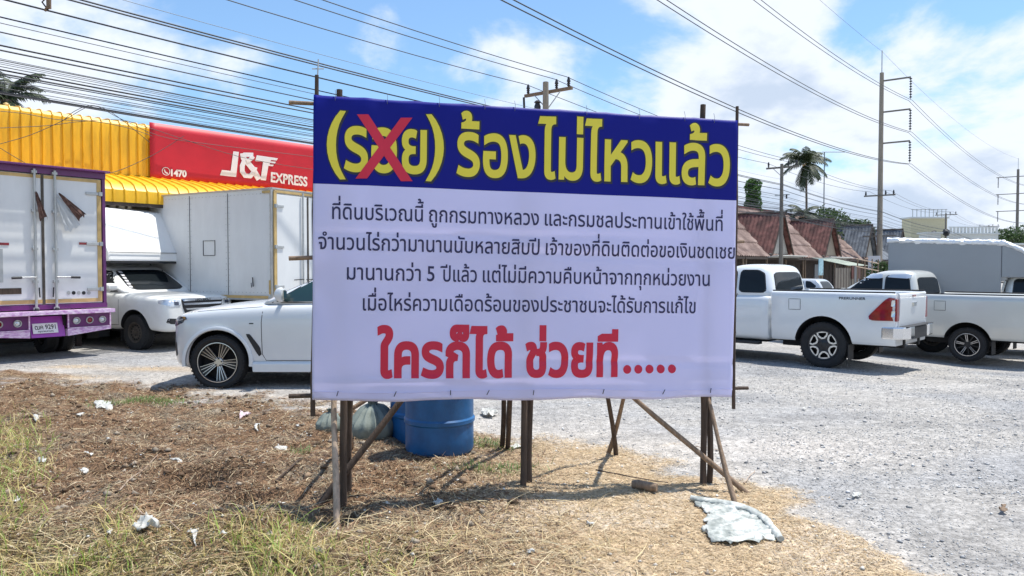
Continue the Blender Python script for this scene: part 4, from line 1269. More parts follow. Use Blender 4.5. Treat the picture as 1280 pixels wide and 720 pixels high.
        for s, ax in ((1, 'L'), (-1, 'R')):
            MB().tube([(xc-.03, s*(W-.07), 1.305), (xe+.02, s*(W-.08), 1.305)], .018, 8).build('bed_rail', M['dark'], bd_, smooth=50)
            if bed == 'open':
                patch(BB, [(-2.66, 1.0), (-2.66, 1.16), (-2.48, 1.16), (-2.48, 1.0)], ax, 'fuel_door', paint, th, .006, 2)
                line(BB, [(-2.672, .99), (-2.672, 1.172), (-2.468, 1.172), (-2.468, .988), (-2.672, .988)], ax, 'panel_gap', M['gap'], th, .008)
            lampm = M['redlamp']
            if rim == 'six':
                tl_ = patch(BB, [(-4.19, .86), (-4.19, 1.215), (-4.10, 1.235), (-4.03, 1.19), (-3.79, .93), (-3.80, .875), (-3.86, .855)], ax, 'tail_lamp', lampm, th, .016, 1, .05)
                for zc in (1.14, .97):
                    patch(BB, [(-4.185, zc-.05), (-4.185, zc+.05), (-4.13, zc+.05), (-4.12, zc-.05)], ax, 'lamp_lens', M['lamp'], tl_, .02)
            else:
                tl_ = patch(BB, [(-4.19, .84), (-4.19, 1.24), (-4.10, 1.24), (-4.05, 1.1), (-4.06, .86)], ax, 'tail_lamp', lampm, th, .014)
            MB().box((xe-.008, s*(W-.09), 1.03), (.03, .12, .36)).build('tail_lamp', M['redlamp'], th, bevel=.01)
        # tailgate
        tg = MB(); vs = []; cols = 9; rows = [(.56, 0), (.60, -.015), (.80, -.02), (1.0, -.03), (1.2, -.035), (1.275, -.03), (1.30, -.005), (1.30, .05), (.56, .05)]
        for i in range(cols):
            y = -(W-.165)+i*2*(W-.165)/(cols-1)
            for z, dx in rows: vs.append((xe+dx-.006*(1-(y/.8)**2), y, z))
        nr = len(rows); fs = [(i*nr+j, i*nr+(j+1) % nr, (i+1)*nr+(j+1) % nr, (i+1)*nr+j) for i in range(cols-1) for j in range(nr)]
        fs += [tuple(range(nr)), tuple((cols-1)*nr+j for j in range(nr))]
        tgo = tg.add(vs, fs).build('tailgate', paint, th, smooth=35)
        MB().box((xe-.045, 0, 1.10), (.02, .20, .06)).box((xe-.05, 0, 1.13), (.02, .24, .02)).build('tailgate_handle', M['chrome'], tgo, bevel=.006)
        MB().box((xe-.042, 0, 1.245), (.015, .18, .03)).build('brake_lamp', M['redlamp'], tgo, bevel=.004)
        # bumper
        mt = M['chrome'] if rim == 'six' else paint
        mb = MB()
        P = [(-3.98, W-.0), (-4.16, W-.01), (-4.30, W-.10), (-4.35, W-.28), (-4.35, .42), (-4.31, .36), (-4.10, .30), (-4.10, W-.2), (-3.98, W-.1)]
        Pb = P[:5]+[(-4.35, -y) if x == -4.35 else (x, -y) for x, y in P[:5][::-1]]
        mb.prism([(x, y, .56) for x, y in [(-3.98, W), (-4.16, W-.01), (-4.30, W-.10), (-4.35, W-.28), (-4.35, .42), (-4.26, .38), (-4.26, -.38), (-4.35, -.42), (-4.35, -W+.28), (-4.30, -W+.10), (-4.16, -W+.01), (-3.98, -W), (-3.98, -W+.06), (-4.10, -W+.2), (-4.10, W-.2), (-3.98, W-.06)]], (0, 0, .20))
        bpo = mb.build('rear_bumper', mt, th, bevel=.02)
        MB().box((-4.22, 0, .64), (.20, .84, .19)).box((-4.26, 0, .755), (.16, 1.5, .02)).build('bumper_step', M['black'], bpo, bevel=.01)
    if rim == 'six':
        for s, ax in ((1, 'L'),):
            for a_, d_ in ((-3.62, 1.205),):
                h_, n_, _, _ = BB.ray_cast(Vector((a_, 5, d_)), Vector((0, -1, 0)))
                text_part('side_lettering', 'PRERUNNER', (-3.32, h_.y+.004, 1.185), (-1, 0, 0), (0, 0, 1), .042, M['gap'], th, .02, .42)
        MB().box((-1.2, W-.02, .36), (1.5, .14, .05)).box((-.8, W-.1, .36), (.05, .2, .04)).box((-1.7, W-.1, .36), (.05, .2, .04)).build('side_step', M['black'], th, bevel=.012)
        MB().box((-1.2, -W+.02, .36), (1.5, .14, .05)).build('side_step', M['black'], th, bevel=.012)
        MB().tube([(-4.0, .2, .45), (-4.12, .2, .44), (-4.16, -.5, .44), (-4.0, -.5, .45)], .02, 8).build('tow_bar', M['black'], th, smooth=50)
    return th, B, body

# ---- white double-tone pickup with chrome bumper, right of the banner
hr = gp(1030, 459); fwd = Vector((math.cos(R(137)), math.sin(R(137)), 0)); lft = Vector((-fwd.y, fwd.x, 0))
org = hr-lft*.83+fwd*3.05; org.z = g(org.x, org.y)-.01
hilux, _, _ = pickup('pickup_truck', 'white pickup with red tail lamps and chrome bumper, beside the banner', 'pickup', tuple(org), 137, 'smart', 'open', M['paint'], 'six', 'pickups parked in the gravel yard', wheelr=.395, rimr=.255)
# ---- champagne pickup behind it
sr = gp(1210, 455); fwd = Vector((math.cos(R(133)), math.sin(R(133)), 0)); lft = Vector((-fwd.y, fwd.x, 0))
sr = at(1210, 455, 14.5); sr.z = g(sr.x, sr.y)
org = sr-lft*.78+fwd*3.05; org.z = g(org.x, org.y)-.01
vigo, vB, _ = pickup('pickup_truck', 'champagne silver pickup with dark star wheels at the right edge', 'pickup', tuple(org), 133, 'smart', 'open', M['silverp'], 'five', 'pickups parked in the gravel yard', wheelr=.335, rimr=.225, wide=.89)
for a0, a1 in ((-.86, -1.42), (-1.50, -1.96)):
    patch(vB, [(a0, 1.60 if a0 > -1 else 1.625), (a0-.1, 1.685), (a1, 1.69), (a1, 1.60)], 'L', 'window_visor', M['lamp'], vigo, .035, 1)
# ---- grey box pickup at far right, facing right
gb = at(1110, 340, 17.2); GD = -31; fwd = Vector((math.cos(R(GD)), math.sin(R(GD)), 0)); lft = Vector((-fwd.y, fwd.x, 0))
BXO = Vector((gb.x, gb.y, 0))+fwd*3.95+lft*.885; BXO.z = g(BXO.x, BXO.y)-.01
gbp, _, _ = pickup('box_pickup', 'white pickup carrying a tall grey aluminium box at the far right', 'box truck', tuple(BXO), GD, 'single', 'box', M['paint_d'], 'steel', 'pickups parked in the gravel yard')
def cargo_box(parent, prof, hw, matl, name='cargo_box', bev=.02):
    return MB().prism([(x, -hw, z) for x, z in prof], (0, 2*hw, 0)).build(name, matl, parent, bevel=bev)
bx = cargo_box(gbp, [(-3.95, 1.06), (-3.95, 2.56), (-1.76, 2.46), (-1.76, .98)], .88, M['boxg'])
cargo_box(gbp, [(-1.757, 1.70), (-1.757, 2.44), (-.55, 1.78), (-.50, 1.70)], .875, M['boxg'], 'wind_cap')
MB().box((-2.85, -.945, 1.26), (2.1, .02, .13)).build('tan_skirt', M['tan'], gbp)
mb = MB()        # crinkled foil rolled over the top edges
vs = []; nn = 70
for i in range(nn+1):
    x = -3.98+i*2.28/nn
    for k in range(7):
        a = R(-75+k*38)
        q = .060+.028*noise.noise((x*7, k*1.3, 3))+.014*noise.noise((x*19, k, 8))
        vs.append((x, -.86-q*math.cos(a), 2.55-.045*(x+3.95)+q*math.sin(a)))
mb.add(vs, [(i*7+k, (i+1)*7+k, (i+1)*7+k+1, i*7+k+1) for i in range(nn) for k in range(6)])
vs = []
for i in range(31):
    t = i/30; x = -1.74+t*1.22; z = 2.47-t*.655
    for k in range(7):
        a = R(-75+k*38); q = .06+.028*noise.noise((x*8, k*1.3, 13))
        vs.append((x, -.86-q*math.cos(a), z+q*math.sin(a)))
mb.add(vs, [(i*7+k, (i+1)*7+k, (i+1)*7+k+1, i*7+k+1) for i in range(30) for k in range(6)])
M['foil'] = mat('crinkled_foil', (.74, .76, .80), .4, metal=.25, bump=.012, bscale=18)
mb.build('foil_edge_roll', M['foil'], gbp, smooth=60)
MB().box((-2.86, 0, 2.52), (2.1, 1.6, .02), Matrix.Rotation(R(2.6), 3, 'Y')).build('roof_sheet', M['foil'], gbp)

# ---- white pickup with fibreglass box, left
iw = gp(172, 437); DEGI = -28; fwd = Vector((math.cos(R(DEGI)), math.sin(R(DEGI)), 0)); lft = Vector((-fwd.y, fwd.x, 0))
org = iw+lft*.83; org.z = g(org.x, org.y)-.01
isz, iB, ibody = pickup('box_pickup', 'white pickup with sloped white box, between purple truck and white SUV', 'box truck', tuple(org), DEGI, 'single', 'box', M['paint_d'], 'steel', 'pickups parked in the gravel yard')
cargo_box(isz, [(-4.25, 1.0), (-4.25, 3.06), (-1.62, 3.06), (-1.40, 3.0), (-.86, 2.06), (-.84, 1.86), (-1.78, 1.86), (-1.78, 1.0)], .88, M['canopy'], 'cargo_box', .04)
MB().box((-.836, 0, 2.055), (.01, 1.72, .012)).build('cap_seam', M['gap'], isz)
MB().box((-1.25, 0, 1.835), (.80, 1.66, .045)).build('cap_gasket', M['black'], isz)
hp, hn, _, _ = iB.ray_cast(Vector((6, 0, 1.02)), Vector((-1, 0, 0)))
text_part('grille_lettering', 'ISUZU', (hp.x+.045, 0, 1.018), (0, 1, 0), (0, 0, 1), .055, M['gap'], isz, .03, .34, center=True)
for k in range(6):
    z_ = 1.62-k*.062; y_ = -.50-k*.022
    patch(iB, [(y_-.035, z_-.018), (y_-.035, z_+.018), (y_+.035, z_+.018), (y_+.035, z_-.018)], 'F', 'sticker', M['whitep'], isz, .011, 2)
# ---- white SUV, left of the banner
def suv(label, loc, deg, paint, full=True, group=None):
    th = thing('suv' if full else 'hatchback_car', label, 'SUV' if full else 'car', loc, R(deg), group)
    sts = [(.80, .36, .46, .86, .90), (.785, .54, .38, .93, .97), (.70, .72, .30, 1.005, 1.045), (.55, .85, .27, 1.055, 1.10), (.36, .94, .27, 1.095, 1.14), (.0, .975, .30, 1.14, 1.20), (-.5, .98, .30, 1.165, 1.24), (-.9, .975, .27, 1.19, 1.26), (-1.6, .975, .26, 1.20, 1.26), (-2.6, .98, .28, 1.21, 1.26), (-3.1, .98, .32, 1.21, 1.26), (-3.55, .95, .34, 1.19, 1.24), (-3.85, .86, .38, 1.12, 1.18), (-3.98, .70, .45, 1.0, 1.05)]
    mb = MB(); loft(mb, [(x, sec(*s)) for x, *s in sts])
    cuts = [cyl_cut(x, .395, .445, *y) for x in (0, -2.975) for y in ((.52, 1.3), (-1.3, -.52))]
    body = solid(mb, paint, 'body', th, 2, cuts, M['dark'])
    mb = MB()
    greenhouse(mb, [(1.17, -.50, -3.86, .90), (1.23, -.62, -3.84, .89), (1.40, -.96, -3.76, .835), (1.58, -1.38, -3.62, .76), (1.68, -1.66, -3.50, .70), (1.73, -1.95, -3.35, .60), (1.75, -2.2, -3.1, .40)], cr=.09)
    gh = solid(mb, paint, 'cabin', th, 1, smooth=50)
    B = bvh_of([body, gh])
    for s, ax in ((1, 'L'), (-1, 'R')):
        glass_patch(B, [(-.76, 1.235), (-1.42, 1.585), (-1.62, 1.64), (-1.92, 1.66), (-1.95, 1.25)], ax, th, M['glassg'], grow=.028)
        glass_patch(B, [(-2.06, 1.25), (-2.04, 1.66), (-2.75, 1.65), (-2.90, 1.27)], ax, th, M['glass'])
        glass_patch(B, [(-3.0, 1.28), (-2.92, 1.63), (-3.2, 1.60), (-3.5, 1.40), (-3.45, 1.30)], ax, th, M['glass'])
        patch(B, [(-.70, 1.20), (-.95, 1.34), (-.95, 1.20)], ax, 'quarter_trim', M['black'], th, .006, 0)
        line(B, [(-.64, 1.17), (-.62, .95), (-.63, .5), (-.68, .41), (-2.0, .41)], ax, 'panel_gap', M['gap'], th, .009)
        line(B, [(.50, 1.075), (.1, 1.115), (-.4, 1.15), (-.62, 1.165)], ax, 'panel_gap', M['gap'], th, .007)
        line(B, [(-2.0, 1.20), (-2.0, .41)], ax, 'panel_gap', M['gap'], th, .009)
        line(B, [(-.66, 1.00), (-2.9, 1.02)], ax, 'crease', paint, th, .02, .006)
        line(B, [(-.40, .985), (-.60, .98)], ax, 'crease', paint, th, .01, .004)
        patch(B, [(-.40, .785), (-.46, .785), (-.60, .60), (-.62, .50), (-.585, .47), (-.55, .52)], ax, 'side_vent', M['black'], th, .006, 1)
        patch(B, [(-.45, .925), (-.45, .94), (-.51, .94), (-.51, .925)], ax, 'badge', M['gap'], th, .005, 0)
        patch(B, [(-1.62, 1.06), (-1.62, 1.10), (-1.86, 1.10), (-1.86, 1.06)], ax, 'door_handle', paint, th, .022)
        MB().prism([(-.47, s*.93, .29), (-.50, s*.99, .25), (-.50, s*.992, .37), (-.47, s*.95, .40)], (-2.05, 0, 0)).build('side_sill', paint, th, bevel=.012)
        hl = patch(B, [(.77, .90), (.74, .99), (.66, 1.01), (.49, 1.02), (.46, .985), (.56, .955), (.73, .86)], ax, 'headlight', M['lampdark'], th, .010, 1, .04)
        patch(B, [(.68, .945), (.67, .965), (.53, .99), (.53, .97)], ax, 'lamp_lens', M['lamp'], hl, .015, 0)
        patch(B, [(.75, .88), (.72, .915), (.68, .915), (.70, .885)], ax, 'lamp_lens', M['lamp'], hl, .014, 0)
        hl = patch(B, [(s*.45, .90), (s*.45, 1.0), (s*.7, 1.02), (s*.84, 1.01), (s*.83, .93), (s*.7, .87)], 'F', 'headlight', M['lampdark'], th, .008)
        patch(B, [(s*.50, .94), (s*.50, .965), (s*.75, .975), (s*.75, .95)], 'F', 'lamp_lens', M['lamp'], hl, .014)
        patch(B, [(-3.97, .95), (-3.95, 1.12), (-3.6, 1.10), (-3.6, 1.02)], ax, 'tail_lamp', M['redlamp'], th, .01)
        patch(B, [(s*.42, .42), (s*.5, .62), (s*.72, .66), (s*.74, .45)], 'F', 'air_intake', M['black'], th, .004)
        patch(B, [(s*.04, .72), (s*.05, .96), (s*.36, .97), (s*.40, .80), (s*.34, .72)], 'F', 'kidney_grille', M['black'], th, .012)
        patch(B, [(s*.4, .98), (s*.4, 1.10), (s*.8, 1.10), (s*.8, .95)], 'B', 'tail_lamp', M['redlamp'], th, .01)
        # wheel arch moulding
        for x in (0, -2.975):
            vs = []; n = 30
            for i in range(n+1):
                a = R(-8)+R(196)*i/n
                for rr_, yy in ((.447, .955), (.449, .998), (.470, 1.002), (.497, .990), (.500, .95)):
                    taper = 1-.012*abs(math.cos(a))
                    vs.append((x+rr_*math.cos(a), s*yy*(taper if x == 0 or True else 1), .395+rr_*math.sin(a)))
            MB().add(vs, [(i*5+k, (i+1)*5+k, (i+1)*5+k+1, i*5+k+1) for i in range(n) for k in range(4)]).build('arch_moulding', paint, th, smooth=50)
            wheel(th, x, s*.855, .385, .275, .285, 'vee' if full else 'five', s)
        mirror(th, -.90, s*.93, 1.34, s, paint, 1.0, .62, 1.2)
    glass_patch(B, [(-.74, 1.26), (-.62, 1.64), (.62, 1.64), (.74, 1.26)], 'F', th, name='windscreen')
    glass_patch(B, [(-.68, 1.27), (-.56, 1.60), (.56, 1.60), (.68, 1.27)], 'B', th, name='rear_window')
    MB().box((-1.6, 0, .27), (3.9, 1.4, .12)).build('underfloor', M['dark'], th, bevel=.03)
    return th
xw = gp(276, 484); DEGX = 180; fwd = Vector((math.cos(R(DEGX)), math.sin(R(DEGX)), 0)); lft = Vector((-fwd.y, fwd.x, 0))
org = xw-lft*.86; org.z = g(org.x, org.y)-.01
suv('white SUV with ten-spoke alloy wheels parked left of the banner', tuple(org), DEGX, M['paint'])
# small far car between the parked pickups and the houses
c = at(1036, 365, 33); c.z = 0
hc = suv('small silver hatchback far off in front of the houses', (c.x-2.3, c.y+2.2, -.28), 137, M['greyp'], False)
hc.scale = (.82, .86, .86)

# ---- purple box truck at the left edge: rear wall facing the camera
RC = at(131, 300, 14.7); RC.z = 0
fw = Vector((-.79, .613, 0)).normalized(); lf = Vector((-fw.y, fw.x, 0)); DEGP = math.degrees(math.atan2(fw.y, fw.x))
PT = thing('box_truck', 'purple framed box truck with white rear doors at the left edge', 'box truck', (RC.x, RC.y, 0), R(DEGP))
def pl(px_, py_):     # pixel -> (y, z) on the rear wall, y counted from the right rear corner
    p = on_plane(px_, py_, RC, fw)
    return ((p-RC).dot(lf), p.z)
WID = 2.36; YS = pl(52, 300)[0]; ZT = 3.56; ZB = .93
MB().box((2.0, WID/2, (ZT+ZB)/2), (3.9, WID-.03, ZT-ZB-.04)).build('body', M['boxw'], PT, bevel=.02)
f = MB()
f.box((.0, .03, (ZT+ZB)/2), (.10, .06, ZT-ZB)).box((.0, WID-.03, (ZT+ZB)/2), (.10, .06, ZT-ZB)).box((-.004, WID/2, ZT-.06), (.14, WID, .12)).box((-.004, WID/2, ZB+.045), (.14, WID, .09))
f.box((2.0, WID/2, ZT-.01), (4.0, WID+.02, .04)).box((1.9, .0, ZB+.05), (3.7, .03, .1))
f.build('rear_frame', M['purple'], PT, bevel=.008)
MB().box((-.06, WID/2, ZT+.01), (.30, WID+.06, .035)).build('rain_hood', M['purple'], PT, bevel=.006)
for y0, y1 in ((.09, YS-.02), (YS+.02, WID-.09)):
    d = MB().box((-.035, (y0+y1)/2, (ZT+ZB)/2-.02), (.05, y1-y0, ZT-ZB-.24)).build('door', M['boxw'], PT, bevel=.006)
    f = MB(); z0, z1 = ZB+.115, ZT-.145
    f.box((-.064, (y0+y1)/2, z0+.035), (.012, y1-y0-.01, .07)).box((-.064, (y0+y1)/2, z1-.03), (.012, y1-y0-.01, .06))
    ys_ = y0+.04 if y0 < .5 else y1-.04
    f.box((-.066, ys_, (z0+z1)/2), (.012, .075, z1-z0))
    f.build('door_trim', M['tan'], d, bevel=.003)
    for hz in (3.14, 2.17, 1.29):
        yy = y0 if y0 < .5 else y1; sg = 1 if y0 < .5 else -1
        MB().box((-.075, yy+sg*.13, hz), (.02, .30, .055)).box((-.09, yy+sg*.02, hz), (.05, .06, .08)).build('hinge', M['steel'], d, bevel=.006)
    MB().box((-.066, (y0+.28 if y0 < .5 else YS+.68), 2.17 if y0 < .5 else 2.13), (.008, .26, .045)).build('reflector', M['redlamp'], d)
MB().box((-.062, YS, (ZT+ZB)/2-.02), (.02, .045, ZT-ZB-.2)).build('door_seal', M['rustst'], PT)
for px_ in (41, 66.5):
    yy = pl(px_, 300)[0]
    rd = MB().tube([(-.115, yy, ZB-.02), (-.115, yy, ZT-.05)], .024, 10).build('lock_rod', M['steel'], PT, smooth=50)
    for zz_ in (ZB+.02, 1.45, 2.05, 2.75, ZT-.10): MB().box((-.095, yy, zz_), (.06, .09, .05)).build('rod_bracket', M['steel'], rd, bevel=.006)
    sgn = 1 if px_ < 50 else -1
    MB().tube([(-.14, yy, 1.53), (-.15, yy+sgn*.10, 1.53), (-.15, yy+sgn*.38, 1.525)], .014, 8).tube([(-.155, yy+sgn*.24, 1.525), (-.155, yy+sgn*.40, 1.52)], .022, 8, 1).build('lock_handle', [M['steel'], M['black']], rd, smooth=50)
    MB().tube([(-.12, yy-.05*sgn, 1.34), (-.12, yy-.06*sgn, 1.16)], .012, 6).build('catch', M['black'], rd)
    MB().lathe([(0, 0), (.04, .01), (.045, .06), (.03, .09), (0, .09)], 12, c=(-.12, yy, ZB-.06)).build('rod_foot', M['black'], rd, smooth=50)
for k in range(5):
    yy, z_ = pl(84+k*6.3, 366)
    MB().lathe([(0, 0), (.035, 0), (.035, .004), (0, .004)], 14, axis='x', c=(-.066, yy, z_)).build('round_sticker', M['dkalloy' if k % 2 else 'steel'], PT)
a, b_ = pl(11, 364)
MB().box((-.063, a, b_), (.006, .36, .11)).build('brown_sticker', M['wood'], PT)
a, b_ = pl(0, 332)
MB().box((-.063, a+.02, b_), (.006, .09, .6)).build('notice_sticker', M['steel'], PT)
# bumper
ZBp = .91
bp_ = MB().box((-.16, WID/2, ZBp-.035), (.36, WID+.06, .07)).build('bumper', M['pinkst'], PT, bevel=.006)
yA = pl(80, 400)[0]; yB_ = pl(33, 400)[0]
for y0, y1 in ((-.02, yA), (yB_, WID+.02)):
    lb = MB().box((-.10, (y0+y1)/2, .70), (.10, y1-y0, .24)).build('lamp_panel', M['purple'], bp_, bevel=.004)
    f = MB().box((-.16, (y0+y1)/2, ZBp-.075), (.03, y1-y0, .02)).box((-.16, y0+.012, .70), (.03, .024, .30)).box((-.16, y1-.012, .70), (.03, .024, .30)).box((-.16, (y0+y1)/2, .565), (.03, y1-y0, .022))
    f.build('edge_strip', M['pinkst'], bp_, bevel=.003)
    inner = y1 if y0 < .5 else y0; outer = y0 if y0 < .5 else y1
    MB().prism([(-.17, inner, .55), (-.17, outer, .55), (-.17, outer, .51), (-.17, inner, .42)], (.14, 0, 0)).build('slanted_skirt', M['pinkst'], bp_, bevel=.004)
    for k in range(3):
        yy = y0+(y1-y0)*(.2+.3*k)
        lp = MB().lathe([(.052, 0), (.066, -.004), (.066, -.025), (.052, -.025)], 24, axis='x', c=(-.15, yy, .70), closed=True).build('round_lamp', M['steel'], lb, smooth=40)
        MB().lathe([(0, -.014), (.03, -.012), (.05, 0)], 20, axis='x', c=(-.152, yy, .70)).build('lamp_lens', [M['lamp'], M['redlamp'], M['lamp']][k], lb, smooth=50)
pw = MB().prism([(-.02, yA+.03, .80), (-.02, yB_-.03, .80), (-.14, yB_-.03, .42), (-.14, yA+.03, .42)], (.02, 0, .0)).build('plate_panel', M['purplel'], bp_, bevel=.003)
yc = (yA+yB_)/2+.05
sl_ = Vector((-.12, 0, -.38)).normalized()
plate = MB().prism([Vector((-.085, yc+.21, .675)), Vector((-.085, yc-.21, .675)), Vector((-.085, yc-.21, .675))+sl_*.19, Vector((-.085, yc+.21, .675))+sl_*.19], (-.012, 0, .004)).build('number_plate', M['whitep'], pw, bevel=.003)
def ptxt(s, o, hgt, wd): text_part('plate_lettering', s, Vector((-.099, yc+o[0], .675))+sl_*o[1], (0, -1, 0), -sl_, hgt, M['gap'], pw, .02, wd)
ptxt('ฒค 9291', (.175, .11), .085, .35); ptxt('กรุงเทพมหานคร', (.13, .165), .035, .26)
for s_, yy in ((1, .47), (-1, WID-.47)):
    for xx in (1.25, ):
        for dy in (-.15, .15):
            wheel(PT, xx, yy+dy, .40, .23, .24, 'steel', -s_)
for yy in (.30, WID-.30): wheel(PT, 4.6, yy, .40, .23, .24, 'steel', 1 if yy > 1 else -1)
MB().box((2.4, WID/2-.42, .72), (5, .1, .2)).box((2.4, WID/2+.42, .72), (5, .1, .2)).box((1.25, WID/2, .42), (.2, 1.5, .2)).box((2.8, WID/2, .6), (.7, .9, .35)).build('chassis', M['dark'], PT, bevel=.01)
c_ = MB(); greenhouse(c_, [(.55, 5.65, 4.05, 1.02), (.9, 5.68, 4.05, 1.04), (1.5, 5.66, 4.05, 1.04), (2.1, 5.45, 4.06, .98), (2.35, 5.3, 4.1, .9), (2.4, 5.1, 4.3, .7)])
cb = solid(c_, M['purple'], 'truck_cab', PT, 1, smooth=50); cb.location = (0, WID/2, 0)
Bc = bvh_of([cb]); glass_patch(Bc, [(-.85, 1.45), (-.8, 2.1), (.8, 2.1), (.85, 1.45)], 'F', cb, name='windscreen')
for ax in 'LR': glass_patch(Bc, [(4.4, 1.4), (4.45, 2.0), (5.2, 2.0), (5.4, 1.4)], ax, cb)
# rags and a plastic bag tied to the rods
def rag(px0, py0, px1, py1, w_, matl, lab, out=.16, seed=0, hang=.5):
    y0, z0 = pl(px0, py0); y1, z1 = pl(px1, py1); vs = []; n = 16; mcount = 12
    for i in range(n+1):
        t_ = i/n; ww = w_*(.12+.88*t_**.7)
        for k in range(mcount+1):
            s_ = k/mcount-.5
            y = y0+(y1-y0)*t_+s_*ww*(z0-z1)/max(.01, math.hypot(z0-z1, y0-y1)); z = z0+(z1-z0)*t_+s_*ww*(y0-y1)/max(.01, math.hypot(z0-z1, y0-y1))*-1
            vs.append((-out-.016*math.sin(s_*17+seed)*t_-.03*noise.noise((t_*5, s_*6, seed))-.03*t_, y, z-.03*abs(noise.noise((s_*9, seed, 2)))*t_*4))
    th = thing('rag', lab, 'rag', (RC.x, RC.y, 0), R(DEGP))
    o = MB().add(vs, [(i*(mcount+1)+k, (i+1)*(mcount+1)+k, (i+1)*(mcount+1)+k+1, i*(mcount+1)+k+1) for i in range(n) for k in range(mcount)]).build('cloth', matl, th, smooth=70, recalc=False)
    return th
M['rag'] = mat('brown_cloth', (.13, .07, .055), .9, var=.5, vscale=20, bump=.004, bscale=60)
M['bag'] = mat('clear_bag', (.66, .68, .69), .35, trans=.5)
rag(40.5, 240, 50, 272, .14, M['rag'], 'twisted brown rag tied to the left door rod of the purple truck', seed=1)
rag(69, 242, 98, 270, .17, M['rag'], 'brown cloth tied to the right door rod, flaring to the right', seed=4)
rag(66, 244, 87, 285, .30, M['bag'], 'limp clear plastic bag hanging under the flaring brown cloth', .135, seed=7)

# ---- white container truck with tan trim, behind
CR = at(340, 300, 15.8); CR.z = 0
fw2 = Vector((-.88, .475, 0)).normalized(); lf2 = Vector((-fw2.y, fw2.x, 0)); DEGC = math.degrees(math.atan2(fw2.y, fw2.x))
CT = thing('container_truck', 'white container truck with tan trim and side wall turned to the yard', 'box truck', (CR.x, CR.y, 0), R(DEGC))
# local: x forward, y left (towards the camera), rear left corner at the origin
L_, W_ = 3.95, 2.05; z0, z1 = 1.07, 3.38
cbx = MB().box((L_/2, -W_/2, (z0+z1)/2), (L_-.02, W_-.02, z1-z0)).build('body', M['boxw'], CT, bevel=.015)
f = MB()
f.box((L_/2, .004, z1+.012), (L_, .035, .035)).box((L_/2, -W_, z1+.012), (L_, .035, .035)).box((0, -W_/2, z1+.012), (.035, W_, .035))
f.box((L_/2, .008, z0-.02), (L_, .03, .09)).box((.02, .006, (z0+z1)/2), (.05, .028, z1-z0)).box((L_-.0, .006, (z0+z1)/2), (.05, .028, z1-z0))
f.build('edge_trim', M['steel'], CT, bevel=.004)
f = MB().box((L_/2, .016, z0+.005), (L_-.2, .02, .06)).box((-.02, -.07, (z0+z1)/2), (.03, .075, z1-z0-.1)).box((-.02, -W_/2, z0+.06), (.03, W_-.1, .06)).box((-.02, -W_/2, z1-.05), (.03, W_-.1, .05)).box((-.02, -W_+.07, (z0+z1)/2), (.03, .075, z1-z0-.1))
f.box((L_-.22, .016, z1-.06), (.42, .02, .05)).box((.14, .016, z1-.06), (.24, .02, .05)).box((.05, .018, z0+.22), (.05, .02, .3))
f.build('tan_trim', M['tan'], CT, bevel=.003)
rv = MB()
for xx in (.06, L_*.34-.05, L_*.34+.05, L_*.655-.05, L_*.655+.05, L_-.06):
    for k in range(18): rv.box((xx, .001, z0+.1+k*(z1-z0-.2)/17), (.014, .008, .014))
for zz_ in (z0+.1, z1-.09):
    for k in range(34): rv.box((.1+k*(L_-.2)/33, .001, zz_), (.014, .008, .014))
rv.build('rivets', M['steel'], cbx)['kind'] = 'stuff'
for xx in (L_*.34, L_*.655): MB().box((xx, -.006, (z0+z1)/2), (.008, .012, z1-z0-.08)).build('panel_joint', M['gap'], cbx)
# small scratched hatch frame on the side
hx = 1.95; hz = 2.15
f = MB()
for q in (((hx-.19), hz, .008, .34), ((hx+.19), hz, .008, .34)): f.box((q[0], -.002, q[1]), (q[2], .012, q[3]))
f.box((hx, -.002, hz+.16), (.38, .012, .008)).box((hx, -.002, hz-.17), (.36, .012, .012))
f.build('hatch_outline', M['gap'], cbx)
MB().tube([(.55, .02, 1.30), (.55, .035, 1.50)], .012, 6).tube([(.60, .02, 1.28), (.60, .03, 1.38)], .008, 6).build('latch', M['black'], cbx)
for y0, y1 in ((-.11, -1.0), (-1.05, -1.94)):
    d = MB().box((-.02, (y0+y1)/2, (z0+z1)/2), (.03, abs(y1-y0), z1-z0-.22)).build('door', M['boxw'], CT, bevel=.005)
    yr = y1+.16 if y0 > -.5 else y0-.16
    MB().tube([(-.075, yr, z0-.02), (-.075, yr, z1-.03)], .02, 8).build('lock_rod', M['steel'], d, smooth=50)
    MB().tube([(-.09, yr, 1.45), (-.10, yr+.3, 1.44)], .012, 6).build('lock_handle', M['black'], d)
    for hz_ in (3.02, 2.15, 1.30):
        yy = -.06 if y0 > -.5 else -W_+.06; sg = -1 if y0 > -.5 else 1
        MB().box((-.05, yy+sg*.10, hz_), (.02, .26, .05)).box((-.055, yy, hz_), (.06, .05, .08)).build('hinge', M['steel'], d, bevel=.005)
MB().box((-.04, -1.025, (z0+z1)/2), (.012, .04, z1-z0-.2)).build('door_seal', M['rustst'], CT)
MB().box((2.6, -W_/2-.4, .85), (5.4, .1, .2)).box((2.6, -W_/2+.4, .85), (5.4, .1, .2)).box((1.0, -W_/2, .42), (.16, 1.5, .16)).box((-.05, -W_/2, .62), (.1, 1.8, .14)).build('chassis', M['dark'], CT, bevel=.01)
for xx in (1.0, 4.5):
    for yy, s_ in ((-.16, 1), (-W_+.16, -1)): wheel(CT, xx, yy, .375, .24, .215, 'steel', s_)
c_ = MB(); greenhouse(c_, [(.5, 5.45, 4.0, .86), (.9, 5.48, 4.0, .88), (1.3, 5.42, 4.0, .88), (1.75, 5.1, 4.02, .80), (1.92, 4.95, 4.1, .72), (1.95, 4.8, 4.3, .6)])
cb = solid(c_, M['paint_d'], 'truck_cab', CT, 1, smooth=50); cb.location = (0, -W_/2, 0)
